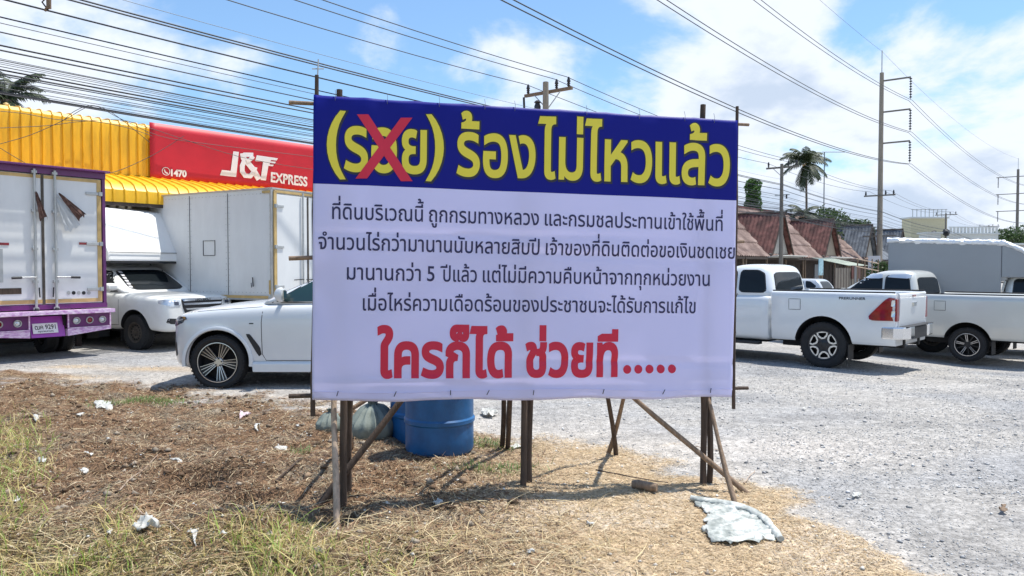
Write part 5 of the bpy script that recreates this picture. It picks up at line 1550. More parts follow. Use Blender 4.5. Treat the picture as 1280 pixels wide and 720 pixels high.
Bc = bvh_of([cb]); glass_patch(Bc, [(-.7, 1.2), (-.64, 1.7), (.64, 1.7), (.7, 1.2)], 'F', cb, name='windscreen')
for ax in 'LR': glass_patch(Bc, [(4.2, 1.2), (4.2, 1.68), (4.9, 1.68), (5.15, 1.2)], ax, cb)

# ------------------------------------------------------------------ shop row on the left
S0 = Vector((-11.3, 16.4, 0)); SD = Vector((.66, .75, 0)).normalized(); SN = Vector((SD.y, -SD.x, 0))   # along, outward
def sp_(t, o, z): return S0+SD*t+SN*o+Vector((0, 0, z))
shop = thing('shop_building', 'long shop building with yellow corrugated fascia and curved yellow awning', 'shop building', tuple(S0))
def loc(p): return Vector(p)-S0
rotS = Matrix((( SD.x, SN.x, 0), (SD.y, SN.y, 0), (0, 0, 1)))
TA, TB, TSIGN = -9.0, 13.0, 3.15
FH0, FH1 = 4.0, 5.32
def corr(a0, a1, step, prof, name, matl, parent):
    """a corrugated strip from a0 to a1 along the front, prof(depth) gives (out, z) points"""
    n = int(round((a1-a0)/step)); vs = []; fs = []; L = len(prof)
    cols = []
    for i in range(n+1):
        a = a0+i*step
        cols += [(a, 0.), (a+step*.07, .032), (a+step*.16, .032), (a+step*.23, 0.)] if i < n else [(a, 0.)]
    for a, h in cols:
        for i, (o, z) in enumerate(prof):
            o0, z0_ = prof[max(0, i-1)]; o1, z1_ = prof[min(L-1, i+1)]
            tx, tz = o1-o0, z1_-z0_; ln = math.hypot(tx, tz) or 1
            nx_, nz_ = tz/ln, -tx/ln
            if nx_ < 0 and abs(nx_) > .3: nx_, nz_ = -nx_, -nz_
            elif abs(nx_) <= .3 and nz_ < 0: nx_, nz_ = -nx_, -nz_
            vs.append(loc(sp_(a, o+nx_*h, z+nz_*h)))
    for c in range(len(cols)-1):
        for i in range(L-1): fs.append((c*L+i, (c+1)*L+i, (c+1)*L+i+1, c*L+i+1))
    return MB().add(vs, fs).build(name, matl, parent, smooth=25)
fprof = [(0, FH0), (0, FH0+.4), (0, FH0+.8), (0, FH1-.22), (-.02, FH1-.10), (-.09, FH1-.02), (-.22, FH1+.01), (-.6, FH1+.03)]
t_ = TA
while t_ < TB:
    t1_ = min(t_+.84, TB)
    if not (t_ < TSIGN < t1_): corr(t_, t1_, .21, fprof, 'fascia_panel', M['yellow'], shop)
    else: corr(t_, t1_, .21, fprof, 'fascia_panel', M['yellow'], shop)
    t_ = t1_
# awning with a rolled outer edge
apro = [(.02, FH0-.02), (.5, FH0-.12), (1.0, FH0-.24), (1.35, FH0-.34), (1.52, FH0-.42), (1.62, FH0-.54), (1.65, FH0-.70), (1.65, FH0-.82)]
t_ = TA
while t_ < TB:
    corr(t_, t_+1.0, .25, apro, 'awning_panel', M['yellow'], shop); t_ += 1.0
mb = MB()
def sbox(mb, a0, a1, o0, o1, z0, z1, m=0):
    P = [loc(sp_(a, o, z)) for a in (a0, a1) for o in (o0, o1) for z in (z0, z1)]
    mb.add(P, [(0, 1, 3, 2), (4, 6, 7, 5), (0, 4, 5, 1), (2, 3, 7, 6), (0, 2, 6, 4), (1, 5, 7, 3)], m); return mb
sbox(MB(), TA, TB, 1.60, 1.64, FH0-.90, FH0-.80).build('awning_beam', M['walld'], shop)
for i in range(8):
    a = TA+1+i*3
    sbox(MB(), a, a+.10, 1.50, 1.60, 0, FH0-.82).build('awning_post', M['walld'], shop)
for i in range(22):
    a = TA+i*1.0+.4
    MB().tube([loc(sp_(a, .03, FH0-.08)), loc(sp_(a, 1.5, FH0-.52))], .02, 6).build('awning_rafter', M['walld'], shop)
sbox(MB(), TA, TB, -.08, -.03, FH0-.10, FH0+.06).build('fascia_beam', M['walld'], shop)
mb = MB(); sbox(mb, TA, TB, -.30, -.12, 3.0, FH1-.1)
for i in range(9): sbox(mb, TA+i*2.7, TA+i*2.7+.25, -.30, -.11, 0, 3.0)
sbox(mb, TA, TB, -6.2, -6.0, 0, FH1-.2); sbox(mb, TA, TA+.2, -6, -.3, 0, FH1-.2); sbox(mb, TB-.2, TB, -6, -.3, 0, FH1-.2)
mb.build('wall', M['wallg'], shop)
mb = MB()
for i in range(8): sbox(mb, TA+.25+i*2.7, TA+2.7+i*2.7, -.24, -.20, 0, 3.0)
for i in range(8):
    mb2 = MB()
    for k in range(20): sbox(mb2, TA+.27+i*2.7, TA+2.69+i*2.7, -.22 if k % 2 else -.235, -.18, .02+k*.15, .16+k*.15)
    mb2.build('shutter', M['boxg'] if i % 3 else M['walld'], shop)
sbox(MB(), TA-.1, TB+.1, -6.3, -.6, FH1-.02, FH1+.03).build('roof', M['boxg'], shop)
# red sign with white lettering
SGN = thing('shop_sign', 'long red shop sign with white J&T EXPRESS lettering above the awning', 'sign', tuple(sp_(TSIGN, .05, FH0)))
SO = sp_(TSIGN, .085, 0)
def sg(px_, py_): return on_plane(px_, py_, SO, SN)
SG0 = Vector(SGN.location)
a0 = (sg(187.5, 190)-S0).dot(SD)
vs = []; n = 60; nh = 8
for i in range(n+1):
    for j in range(nh+1):
        a = a0+(TB-a0)*i/n; z = FH0-.06+(FH1-FH0+.10)*j/nh
        vs.append(sp_(a, .075+.008*noise.noise((a*.9, z*1.5, 2)), z)-SG0)
o = MB().add(vs, [(i*(nh+1)+j, (i+1)*(nh+1)+j, (i+1)*(nh+1)+j+1, i*(nh+1)+j+1) for i in range(n) for j in range(nh)]).build('sign_face', M['redsign'], SGN, smooth=60)
so_ = o.modifiers.new('t', 'SOLIDIFY'); so_.thickness = .02; so_.offset = 0
def spoly(polys, name):
    mb = MB()
    for i, P in enumerate(polys): mb.prism([sg(a, b_)+SN*.010-SG0 for a, b_ in P], SN*(.006+.0012*i))
    return mb.build(name, M['whitep'], SGN)
def cc(P, ox=190, oy=160, k=202/1280): return [(ox+a*k, oy+b_*k) for a, b_ in P]
spoly([cc([(642, 185), (686, 190), (664, 388), (610, 383), (536, 374), (552, 332), (621, 340)])], 'letter_J')
# ampersand as outline strokes
def stroke(P, w0):
    P = cc(P); out = []; w_ = w0*202/1280/2
    for i, p in enumerate(P):
        q0 = P[max(0, i-1)]; q1 = P[min(len(P)-1, i+1)]; t = Vector((q1[0]-q0[0], q1[1]-q0[1])).normalized()
        out.append(((p[0]-t.y*w_, p[1]+t.x*w_), (p[0]+t.y*w_, p[1]-t.x*w_)))
    return [[out[i][0], out[i][1], out[i+1][1], out[i+1][0]] for i in range(len(out)-1)]
amp = stroke([(800, 213), (760, 212), (722, 212)], 34)+stroke([(716, 200), (722, 240), (745, 262), (800, 330), (845, 408)], 42)+stroke([(728, 262), (712, 300), (712, 345), (735, 378), (775, 382), (802, 350), (812, 310)], 38)+stroke([(745, 262), (775, 250), (800, 225)], 30)
spoly(amp, 'letter_ampersand')
spoly([cc([(828, 216), (995, 240), (985, 258), (940, 254), (936, 264), (980, 268), (970, 282), (932, 278), (928, 288), (962, 292), (955, 304), (920, 300), (900, 416), (858, 412), (878, 268), (815, 262)])], 'letter_T')
def stext(s, xl, yl, xr, yr, xtl, ytl, off):
    A = sg(xl, yl); B_ = sg(xr, yr); U = sg(xtl, ytl); V, Fs = word(s, off)
    mn = min(a for a, _ in V); mx = max(a for a, _ in V)
    return MB().add([A+(B_-A)*((x-mn)/(mx-mn))+(U-A)*(y/.70)+SN*.016-SG0 for x, y in V], Fs).build('sign_lettering', M['whitep'], SGN, recalc=False)
k_ = 202/1280
stext('EXPRESS', 190+938*k_, 160+425*k_, 190+1228*k_, 160+462*k_, 190+940*k_, 160+350*k_, .035)
stext('1470', 190+148*k_, 160+378*k_, 190+272*k_, 160+388*k_, 190+148*k_, 160+328*k_, .05)
cph = sg(190+110*k_, 160+343*k_)
mb = MB(); vs = []
for i in range(28):
    a = 2*math.pi*i/28
    for r_ in (.105, .088): vs.append(cph+SD*math.cos(a)*r_+Vector((0, 0, math.sin(a)*r_))+SN*.012-SG0)
mb.add(vs, [(i*2, i*2+1, ((i+1) % 28)*2+1, ((i+1) % 28)*2) for i in range(28)])
pts = [(-.045, .04), (-.03, -.01), (.01, -.045), (.045, -.045)]
for (xa, za), (xb, zb) in zip(pts, pts[1:]):
    d_ = Vector((xb-xa, zb-za)).normalized()*.016; mb.add([cph+SD*(x+ox)+Vector((0, 0, z+oz))+SN*.012-SG0 for x, z, ox, oz in ((xa, za, -d_.y, d_.x), (xa, za, d_.y, -d_.x), (xb, zb, d_.y, -d_.x), (xb, zb, -d_.y, d_.x))], [(0, 1, 2, 3)])
mb.build('phone_symbol', M['whitep'], SGN, recalc=False)

# ------------------------------------------------------------------ power line along the road
P1 = Vector((1.17, 26, 0)); LD = Vector((.612, .791, 0)).normalized(); LS = Vector((LD.y, -LD.x, 0))
def lp(t, off, z): return P1+LD*t+LS*off+Vector((0, 0, z))
def power_pole(t, h, arm_z, lab, arm=2.0, col='conc', lower=None):
    b_ = lp(t, 0, 0); th = thing('utility_pole', lab, 'utility pole', (b_.x, b_.y, g(b_.x, b_.y)-.1), 0, 'utility poles of the roadside line')
    O = Vector(th.location)
    MB().tube([b_-O+Vector((0, 0, -.2)), b_-O+Vector((0, 0, h))], [.15, .10], 8).build('pole_shaft', M[col], th, smooth=50)
    rot = Matrix(((LS.x, LD.x, 0), (LS.y, LD.y, 0), (0, 0, 1)))
    arm_o = MB().box(b_-O+Vector((0, 0, arm_z))+LD*.14, (arm, .10, .10), rot).build('crossarm', M['woodm'] if col == 'conc' else M['concd'], th)
    for s in (-1, 1): MB().tube([lp(t, s*.55, arm_z-.05)-O+LD*.1, lp(t, 0, arm_z-.6)-O+LD*.1], .02, 5).build('arm_brace', M['steel'], th)
    for off in (-arm*.43, arm*.18, arm*.43):
        MB().lathe([(0, 0), (.035, .02), (.06, .05), (.035, .09), (.065, .12), (.04, .16), (.07, .19), (.05, .26), (.03, .34), (0, .35)], 12, c=lp(t, off, arm_z+.05)-O+LD*.14).build('insulator', M['porc'], arm_o, smooth=50)
    if lower:
        for z in lower:
            MB().box(b_-O+Vector((0, 0, z))+LD*.13, (.9, .06, .06), rot).build('cable_bracket', M['steel'], th)
            MB().tube([lp(t, .3, z+.02)-O, lp(t, .3, z-.25)-O], .05, 6).build('cable_clamp', M['porc'], th)
    return th, O
power_pole(-25.2, 8.2, 8.75, 'roadside concrete pole behind the viewer to the left', lower=(6.2, 5.2))
th, O = power_pole(0, 8.15, 7.83, 'concrete pole with timber crossarm rising right behind the banner', lower=(6.2, 5.2))
MB().lathe([(0, 0), (.11, 0), (.12, .15), (.08, .26), (.13, .30), (.06, .36), (0, .36)], 14, c=lp(0, -.35, 7.2)-O).build('fuse_unit', M['porc'], th, smooth=50)
MB().tube([lp(0, -.95, 7.75)-O, lp(0, -.93, 7.35)-O], .045, 6).build('hanging_insulator', M['porc'], th)
power_pole(25.2, 8.1, 7.9, 'grey concrete pole in front of the red tiled houses', col='concd', lower=(6.2, 5.2))
th, O = power_pole(92, 8.95, 8.75, 'concrete pole with horn loudspeakers above the grey box pickup', arm=2.6, col='concd', lower=(6.2,))
for s in (-1, 1):
    for rr_, hh in ((.55, 0),):
        MB().lathe([(.08, 0), (.12, .25), (.25, .5), (.50, .7)], 16, axis='y', c=lp(92, s*.7, 6.3+s*.1)-O-LD*.7-LS*.2).build('loudspeaker_horn', M['black'], th, smooth=50)
power_pole(146, 9.8, 9.6, 'smallest far pole with crossarm right of the loudspeaker pole', arm=3.4, col='concd', lower=(6.2,))
def big_pole(t, side, h, zs, lab, arm=2.35, r=.22, both=False):
    b_ = lp(t, side, 0); th = thing('transmission_pole', lab, 'utility pole', (b_.x, b_.y, -.1), 0, 'tall transmission poles')
    O = Vector(th.location)
    MB().tube([b_-O-Vector((0, 0, .2)), b_-O+Vector((0, 0, h))], [r*1.15, r*.8], 10).build('pole_shaft', M['conc'] if not both else M['concd'], th, smooth=50)
    MB().tube([b_-O+Vector((0, 0, h)), b_-O+Vector((0, 0, h+2.0))], .045, 6).build('lightning_rod', M['steel'], th)
    tips = []
    for z in zs:
        e = b_+LS*arm+Vector((0, 0, z+.05))
        rot = Matrix(((LS.x, LD.x, 0), (LS.y, LD.y, 0), (0, 0, 1)))
        ar = MB().box(b_-O+Vector((0, 0, z))+LS*(0 if both else arm/2), (arm*(2.2 if both else 1), .11, .13), rot).build('bracket_arm', M['concd'], th)
        prof = [(0, 0)]
        for k in range(8): prof += [(.035, -.06-k*.23), (.12, -.12-k*.23), (.12, -.16-k*.23), (.035, -.20-k*.23)]
        prof += [(0, -2.0)]
        for sd in ((1, -1) if both else (1,)):
            MB().lathe(prof, 8, c=b_+LS*arm*sd+Vector((0, 0, z))-O).build('insulator_string', M['porc'], ar)
        tips.append(b_+LS*arm+Vector((0, 0, z-2.05)))
    return th, tips, O
BT = 52.6+.0
thb, tips, O = big_pole(BT, 0, 19.3, (18.55, 15.75, 12.95), 'tallest concrete pole with three long insulator brackets, right of the palm')
b_ = lp(BT, 0, 0)
rot = Matrix(((LS.x, LD.x, 0), (LS.y, LD.y, 0), (0, 0, 1)))
MB().box(b_-O+Vector((0, 0, 8.25))+LD*-.25, (2.6, .12, .12), rot).build('crossarm', M['concd'], thb)
for off in (-1.15, .5, 1.15): MB().lathe([(0, 0), (.06, .03), (.09, .08), (.06, .3), (.04, .38), (0, .4)], 8, c=lp(BT, off, 8.3)-O-LD*.25).build('insulator', M['porc'], thb)
for z in (4.6,): MB().box(b_-O+Vector((0, 0, z)), (2.8, .10, .10), rot).build('crossarm', M['concd'], thb)
MB().tube([b_-O+Vector((0, 0, 5.9)), b_-O+Vector((0, 0, 7.3))], .215, 10).build('pale_band', M['whitew'], thb, smooth=50)
MB().box(lp(BT, -.35, 2.0)-O-LD*.4, (1.0, .06, 1.6), rot).build('notice_board', M['whitep'], thb)
_, tips2, _ = big_pole(142, 4.7, 19.6, (18.3, 15.2, 12.1), 'farther tall double-arm transmission pole at the right edge', arm=3.0, r=.26, both=True)

def span(A, B_, sag, n=14):
    out = []
    for i in range(n+1):
        t = i/n; p = A.lerp(B_, t); p.z -= sag*4*t*(1-t); out.append(p)
    return out
def wire(runs, r, lab, group, m='wire', sides=4):
    pts = []
    for i, s in enumerate(runs): pts += s if i == 0 else s[1:]
    o = MB().tube(pts, r, sides).build('overhead_wire', M[m], smooth=80)
    return tag(o, lab, 'wire', group)
TS = [-25.2, 0, 25.2, 52.6, 92, 146]
def line_wire(off, z, sag, r, lab, group, m='wire', t0=0, t1=5, zz=None):
    runs = []
    for i in range(t0, t1):
        zi = (zz or {}).get(i, z); zj = (zz or {}).get(i+1, z)
        runs.append(span(lp(TS[i], off, zi), lp(TS[i+1], off, zj), sag*((TS[i+1]-TS[i])/25)**1.3))
    return wire(runs, r, lab, group, m)
G1 = 'three upper wires on the crossarms'
for off, nm in ((-.86, 'left'), (.36, 'middle'), (.86, 'right')):
    line_wire(off, 8.2, .30, .013, 'dark wire on the %s insulator of the crossarms' % nm, G1, zz={3: 8.65, 4: 9.1, 5: 9.95})
line_wire(0, 7.15, .22, .006, 'very thin pale wire below the crossarm wires', None, 'wirel')
G2 = 'paired thick cables at upper left'
for off, z, r, l in ((.15, 6.82, .017, 'upper cable of the close pair across the top left sky'), (.22, 6.74, .017, 'lower cable of the close pair across the top left sky'), (.05, 6.50, .017, 'single cable just under the close pair at top left')):
    line_wire(off, z, .16, r, l, G2)
G3 = 'single cables between the thick pair and the dense bundle'
for off, z, r, l in ((0, 6.16, .013, 'topmost single cable above the dense bundle'), (.2, 6.0, .007, 'thin cable below the topmost single cable'), (0, 5.90, .012, 'third single cable above the dense bundle'), (.1, 5.64, .010, 'fourth single cable just above the dense bundle'), (.3, 5.60, .009, 'fifth cable touching the top of the dense bundle')):
    line_wire(off, z, .12, r, l, G3)
rr2 = random.Random(5)
G4 = 'cables of the dense communication bundle'
for k in range(20):
    z = 5.52-.036*k+rr2.uniform(-.03, .03); off = rr2.uniform(-.3, .4); r = rr2.choice((.005, .006, .008, .009, .015))
    line_wire(off, z, .16+rr2.uniform(-.05, .12), r, 'black cable within the dense bundle above the yellow fascia', G4, t1=3 if k % 3 else 5)
# high-voltage conductors in pairs
G5 = 'paired high voltage conductors from pole to pole'
PREV = [Vector((tp.x-.612*88-.0, tp.y-.791*88, tp.z)) for tp in tips]
for i, (tp, pv, t2) in enumerate(zip(tips, PREV, tips2)):
    for q in (-.14, .14):
        s_ = LS*q
        wire([span(pv+s_, tp+s_, 2.1, 40), span(tp+s_, t2+s_, 2.0, 30)], .022, '%s conductor of the %s pair hung from the tall pole' % ('left' if q < 0 else 'right', ('highest', 'middle', 'lowest')[i]), G5, 'wire')
wire([span(lp(BT-88, 0, 21.3), lp(BT, 0, 21.2), 1.4, 30), span(lp(BT, 0, 21.2), lp(142, 4.7, 21.5), 1.5, 30)], .014, 'single thin earth wire over the top of the tall pole', None, 'wirel')
# spacer clamp on the cable pair at upper left
c = at(61, 4, 13.45)
sp = thing('cable_spacer', 'small brown clamp gripping the cables at the top left corner', 'clamp', tuple(c))
MB().box((0, 0, 0), (.07, .05, .20)).box((.06, 0, .09), (.16, .03, .04)).box((-.05, 0, -.10), (.04, .03, .10), Matrix.Rotation(.5, 3, 'Y')).build('clamp_body', M['woodm'], sp, bevel=.01)
MB().tube([(-.05, 0, .09), (-.12, .0, .02), (.0, 0, -.14)], .014, 6).build('clamp_hook', M['porc'], sp)
# slack drop wires over the fascia
DW = [((0, 160), (60, 157), (100, 152), (150, 150), (187, 160), (300, 196), (391, 212), 'longest'),
      ((0, 180), (40, 168), (80, 150), (112, 133), (135, 138), (165, 160), (187, 178), 'first arched'),
      ((0, 185), (25, 200), (50, 212), (90, 215), (135, 217), (187, 196), (230, 170), 'lowest drooping'),
      ((0, 139), (30, 142), (62, 148), (80, 150), (120, 152), (160, 160), (190, 170), 'upper straight'),
      ((80, 150), (95, 138), (118, 132), (150, 148), (200, 170), (260, 180), (391, 196), 'second arched')]
for *P, nm in DW:
    pts = [on_plane(a, b_, S0+SN*.22, SN) for a, b_ in P]
    Q = []
    for i in range(len(P)-1):
        p0, p1, p2, p3 = pts[max(0, i-1)], pts[i], pts[i+1], pts[min(len(P)-1, i+2)]
        for k in range(6):
            t = k/6; Q.append(.5*((2*p1)+(-p0+p2)*t+(2*p0-5*p1+4*p2-p3)*t*t+(-p0+3*p1-3*p2+p3)*t**3))
    Q.append(pts[-1])
    tag(MB().tube(Q, .007, 4).build('drop_wire', M['wire'], smooth=80), '%s slack wire hanging over the yellow fascia' % nm, 'wire', 'slack wires over the fascia')

# ------------------------------------------------------------------ row of tiled houses on the right
HD = Vector((.66, .75, 0)).normalized(); HB = Vector((-HD.y, HD.x, 0))      # along the row, away from the yard
A1 = Vector((19.1, 53.6, 0))
def hp_(t, b_, z): return A1+HD*t+HB*b_+Vector((0, 0, z))
SPC = 10.65; EZ = 2.64; SL = .88
def corr_roof(t0, t1, b0, b1, zf, step, name, matl, parent, O, tri=False, cen=0, zap=0):
    mb = MB(); vs = []; fs = []
    n = int((t1-t0)/step); nc = max(2, int((b1-b0)/1.15)); rows = []
    for k in range(nc):
        a_, c_ = b0+(b1-b0)*k/nc, b0+(b1-b0)*(k+1)/nc
        rows += [(a_, .09), (c_-.001, .0)]
    L = len(rows)
    for i in range(n*2+1):
        t = t0+(t1-t0)*i/(n*2); h = .085*(i % 2)
        for b_, dz in rows: vs.append(hp_(t, b_, zf(b_)+h+dz)-O)
    for i in range(n*2):
        for k in range(L-1): fs.append((i*L+k, (i+1)*L+k, (i+1)*L+k+1, i*L+k+1))
    return mb.add(vs, fs).build(name, matl, parent)
DORM = [M['roofr'], M['roofr'], M['roofg'], M['roofg'], M['roofg']]
NAMES = [('dark red', 'nearest house'), ('dark red', 'second house with pale gable'), ('blue grey', 'third house'), ('blue grey', 'fourth house, partly behind the tall pole'), ('blue grey', 'farthest house hidden by the grey box')]
for i in range(-1, 4):
    t0 = i*SPC; ii_ = i+1
    cen = t0
    a = hp_(cen, 0, 0)
    DM = [M['roofr'], M['roofr'], M['roofr'], M['roofg'], M['roofg']][ii_]
    lab = ['single storey house with faded roof behind the banner edge', 'single storey house with dark red dormer roof, behind the near grey pole', 'single storey house with dark red dormer roof and pale gable, below the palm', 'single storey house with blue grey dormer roof, left of the tall pole', 'single storey house with blue grey dormer roof, right of the tall pole'][ii_]
    th = thing('row_house', lab, 'house', tuple(a), 0, 'row of tiled houses across the yard'); O = Vector(a)
    u0, u1 = cen-6.3, cen+SPC-6.3-.04
    zf = lambda b_: EZ+SL*b_
    corr_roof(u0, u1, -.3, 4.35, zf, .34, 'roof', [M['roofb'], M['roofr'], M['roofb'], M['roofb'], M['roofg']][ii_] if ii_ != 1 else M['roofb'], th, O)
    zt = zf(4.35)
    corr_roof(u0, u1, 4.37, 8.75, lambda b_: zt-SL*(b_-4.35), .34, 'back_roof', M['roofb'], th, O)
    MB().box((0, 0, 0), (SPC-.05, .26, .16), Matrix(((HD.x, HB.x, 0), (HD.y, HB.y, 0), (0, 0, 1))).to_3x3(), off=((u0+u1)/2-cen, 4.35, zt+.05)).build('ridge_cap', M['roofr'] if ii_ < 3 else M['roofg'], th)
    ZA = zf(3.40); hwid = 1.95
    for s in (-1, 1):      # dormer slopes, corrugated down the slope
        mb = MB(); vs = []; fs = []; nn = 26; bb0 = -.42
        for k in range(nn+1):
            b_ = bb0+(3.40-bb0)*k/nn; f_ = 1-max(0, b_)/3.40; h = .09*(k % 2)
            for q in range(4):
                sx = hwid*f_*q/3
                vs.append(hp_(cen+s*sx, b_, ZA-(ZA-EZ)/hwid*sx+h+.03)-O)
        for k in range(nn):
            for q in range(3): fs.append((k*4+q, k*4+q+1, (k+1)*4+q+1, (k+1)*4+q))
        mb.add(vs, fs).build('dormer_roof', DM, th)
    MB().tube([hp_(cen, -.5, ZA+.09)-O, hp_(cen, 3.1, ZA+.09)-O], .09, 6).build('dormer_ridge', M['walld'], th)
    for s in (-1, 1): MB().tube([hp_(cen, -.45, ZA+.05)-O, hp_(cen+s*hwid, -.45, EZ-.02)-O], .06, 4).build('barge_board', M['walld'], th)
    MB().prism([hp_(cen, -.05, ZA-.08)-O, hp_(cen-hwid+.06, -.05, EZ+.02)-O, hp_(cen+hwid-.06, -.05, EZ+.02)-O], HB*.12).build('gable_wall', [M['wallg'], M['wallg'], M['conc'], M['wallg'], M['wallg']][ii_], th)
    # front wall, opening, porch posts, lean-to
    rotH = Matrix(((HD.x, HB.x, 0), (HD.y, HB.y, 0), (0, 0, 1)))
    mb = MB().box((0, 0, 0), (SPC-.1, .15, 2.5), rotH, off=((u0+u1)/2-cen, 1.4, 1.2)).box((0, 0, 0), (.15, 6.2, 3.2), rotH, off=(u0-cen+.1, 4.5, 1.6)).box((0, 0, 0), (.15, 6.2, 3.2), rotH, off=(u1-cen-.1, 4.5, 1.6)).box((0, 0, 0), (SPC-.1, .15, 2.5), rotH, off=((u0+u1)/2-cen, 7.5, 1.2))
    mb.build('wall', M['walld'], th)
    for k in range(3):
        MB().box((0, 0, 0), (1.5, .08, 2.0), rotH, off=(u0-cen+1.6+k*3.0, 1.29, 1.0)).build('folding_door', [M['rustst'], M['walld'], M['boxg']][k], th)
    MB().box((0, 0, 0), (SPC-.1, .10, .16), rotH, off=((u0+u1)/2-cen, -.36, EZ-.27)).build('eave_board', M['walld'], th)
    if ii_ in (1, 2):
        MB().box((0, 0, 0), (5.6, .9, .05), rotH @ Matrix.Rotation(-.18, 3, 'X'), off=(.2, -.65, 0)).build('tin_flap', M['tan'] if False else M['whitew'], th).location = (0, 0, EZ-.26)
    for k in range(4):
        MB().box((0, 0, 0), (.10, .10, 2.4), rotH, off=(u0-cen+.3+k*3.40, -.3, 1.1)).build('porch_post', M['woodm'], th)
# clutter in front of the houses
rotH = Matrix(((HD.x, HB.x, 0), (HD.y, HB.y, 0), (0, 0, 1)))
def hthing(name, lab, cat, px_, d):
    p = at(px_, 340, d); return thing(name, lab, cat, (p.x, p.y, 0))
aw = hthing('tin_awning', 'low green-grey tin awning on posts in front of the houses', 'awning', 1050, 54)
for k in range(8): MB().box((0, 0, 0), (.55, 2.6, .03), rotH @ Matrix.Rotation(.22, 3, 'X'), off=(-2.0+k*.57, 0, 0)).build('roof_sheet', mat('green_tin', (.34, .38, .30), .6, var=.3) if k == 0 else bpy.data.materials['green_tin'], aw).location = (0, 0, 2.15)
for dx in (-2.0, 2.1):
    MB().box((0, 0, 0), (.09, .09, 1.9), rotH, off=(dx, -1.1, .95)).build('post', M['woodm'], aw)
fe = hthing('timber_fence', 'dark vertical board fence under the tin awning', 'fence', 1056, 51)
for k in range(22): MB().box((0, 0, 0), (.17, .03, 1.7+.05*math.sin(k*3)), rotH, off=(-2.0+k*.19, 0, .85)).build('board', M['concd' if k % 3 else 'walld'], fe)
bo = hthing('sign_board', 'small pale blue board standing before the second house', 'sign', 1026, 46)
MB().box((0, 0, 0), (.75, .05, 1.0), rotH, off=(0, 0, 1.75)).build('board_face', mat('pale_blue_board', (.35, .55, .62), .6, var=.4, vscale=6), bo)
MB().box((0, 0, 0), (.06, .06, 1.4), rotH, off=(-.25, 0, .7)).box((0, 0, 0), (.06, .06, 1.4), rotH, off=(.25, 0, .7)).build('board_leg', M['woodm'], bo)
rk = hthing('drying_rack', 'rough bamboo rack with rails below the tall pole', 'rack', 1085, 49)
for zz_ in (1.5, 2.0): MB().tube([rotH @ Vector((-2.6, 0, zz_+.3)), rotH @ Vector((2.4, 0, zz_))], .035, 6).build('rail', M['woodp'], rk)
for dx in (-2.3, -.8, .8, 2.2): MB().tube([rotH @ Vector((dx, 0, 0)), rotH @ Vector((dx+.1, 0, 2.3))], .04, 6).build('post', M['woodm'], rk)
for k, (px_, d, c_) in enumerate(((1066, 52, 'roofr'), (1074, 52, 'rag'))):
    cl = hthing('hanging_cloth', ('dull red cloth', 'brown cloth')[k]+' hung on the bamboo rack', 'cloth', px_, d)
    MB().box((0, 0, 0), (.5, .04, .9), rotH, off=(0, 0, 1.4)).build('cloth', M[c_], cl, bevel=.01)

# ------------------------------------------------------------------ far buildings
def far_building(lab, px0, px1, ytop, d, h0, matl, depth=8, floors=2, flat=True, cat='building'):
    a = at(px0, ytop, d); b_ = at(px1, ytop, d); w_ = b_.x-a.x; zt = a.z
    th = thing('building', lab, cat, (a.x+w_/2, d+depth/2, 0))
    MB().box((0, 0, zt/2), (w_, depth, zt)).build('wall', matl, th)
    MB().box((0, 0, zt+.1), (w_+.4, depth+.4, .22)).build('roof_slab', M['whitew'], th)
    nwin = max(2, int(w_/3)); nf = max(1, int(zt/3.2))
    for f_ in range(nf):
        for k in range(nwin):
            x = -w_/2+w_*(k+.5)/nwin
            wi = MB().box((x, -depth/2-.02, 1.8+f_*3.1), (w_/nwin*.5, .08, 1.3)).build('window', M['whitew'], th)
            MB().box((x, -depth/2-.05, 1.8+f_*3.1), (w_/nwin*.5-.2, .05, 1.1)).build('pane', M['glass'], wi)
    return th, w_, zt, depth
th, w_, zt, dp = far_building('cream blank-walled building with a roof railing, beyond the tall pole', 1139, 1184, 273, 105, 0, M['cream'], depth=2.5)
for s in range(9): MB().box((-w_/2+.2+s*(w_-.4)/8, -dp/2, zt+.75), (.08, .08, 1.1)).build('rail_post', M['steel'], th)
MB().box((0, -dp/2, zt+1.25), (w_, .08, .08)).build('rail', M['steel'], th)
far_building('low white building left of the loudspeaker pole', 1159, 1176, 292, 98, 0, M['whitew'], depth=2)
th, w_, zt, dp = far_building('long low white building with roof parapet at far right', 1186, 1248, 293, 118, 0, M['whitew'], depth=3)
for s in range(14): MB().box((-w_/2+.3+s*(w_-.6)/13, -dp/2, zt+.6), (.3, .2, .9)).build('parapet_post', M['whitew'], th)
MB().box((0, -dp/2, zt+1.15), (w_, .25, .15)).build('parapet_rail', M['whitew'], th)
far_building('low grey building under the far trees at the right edge', 1246, 1310, 306, 95, 0, M['wallg'])

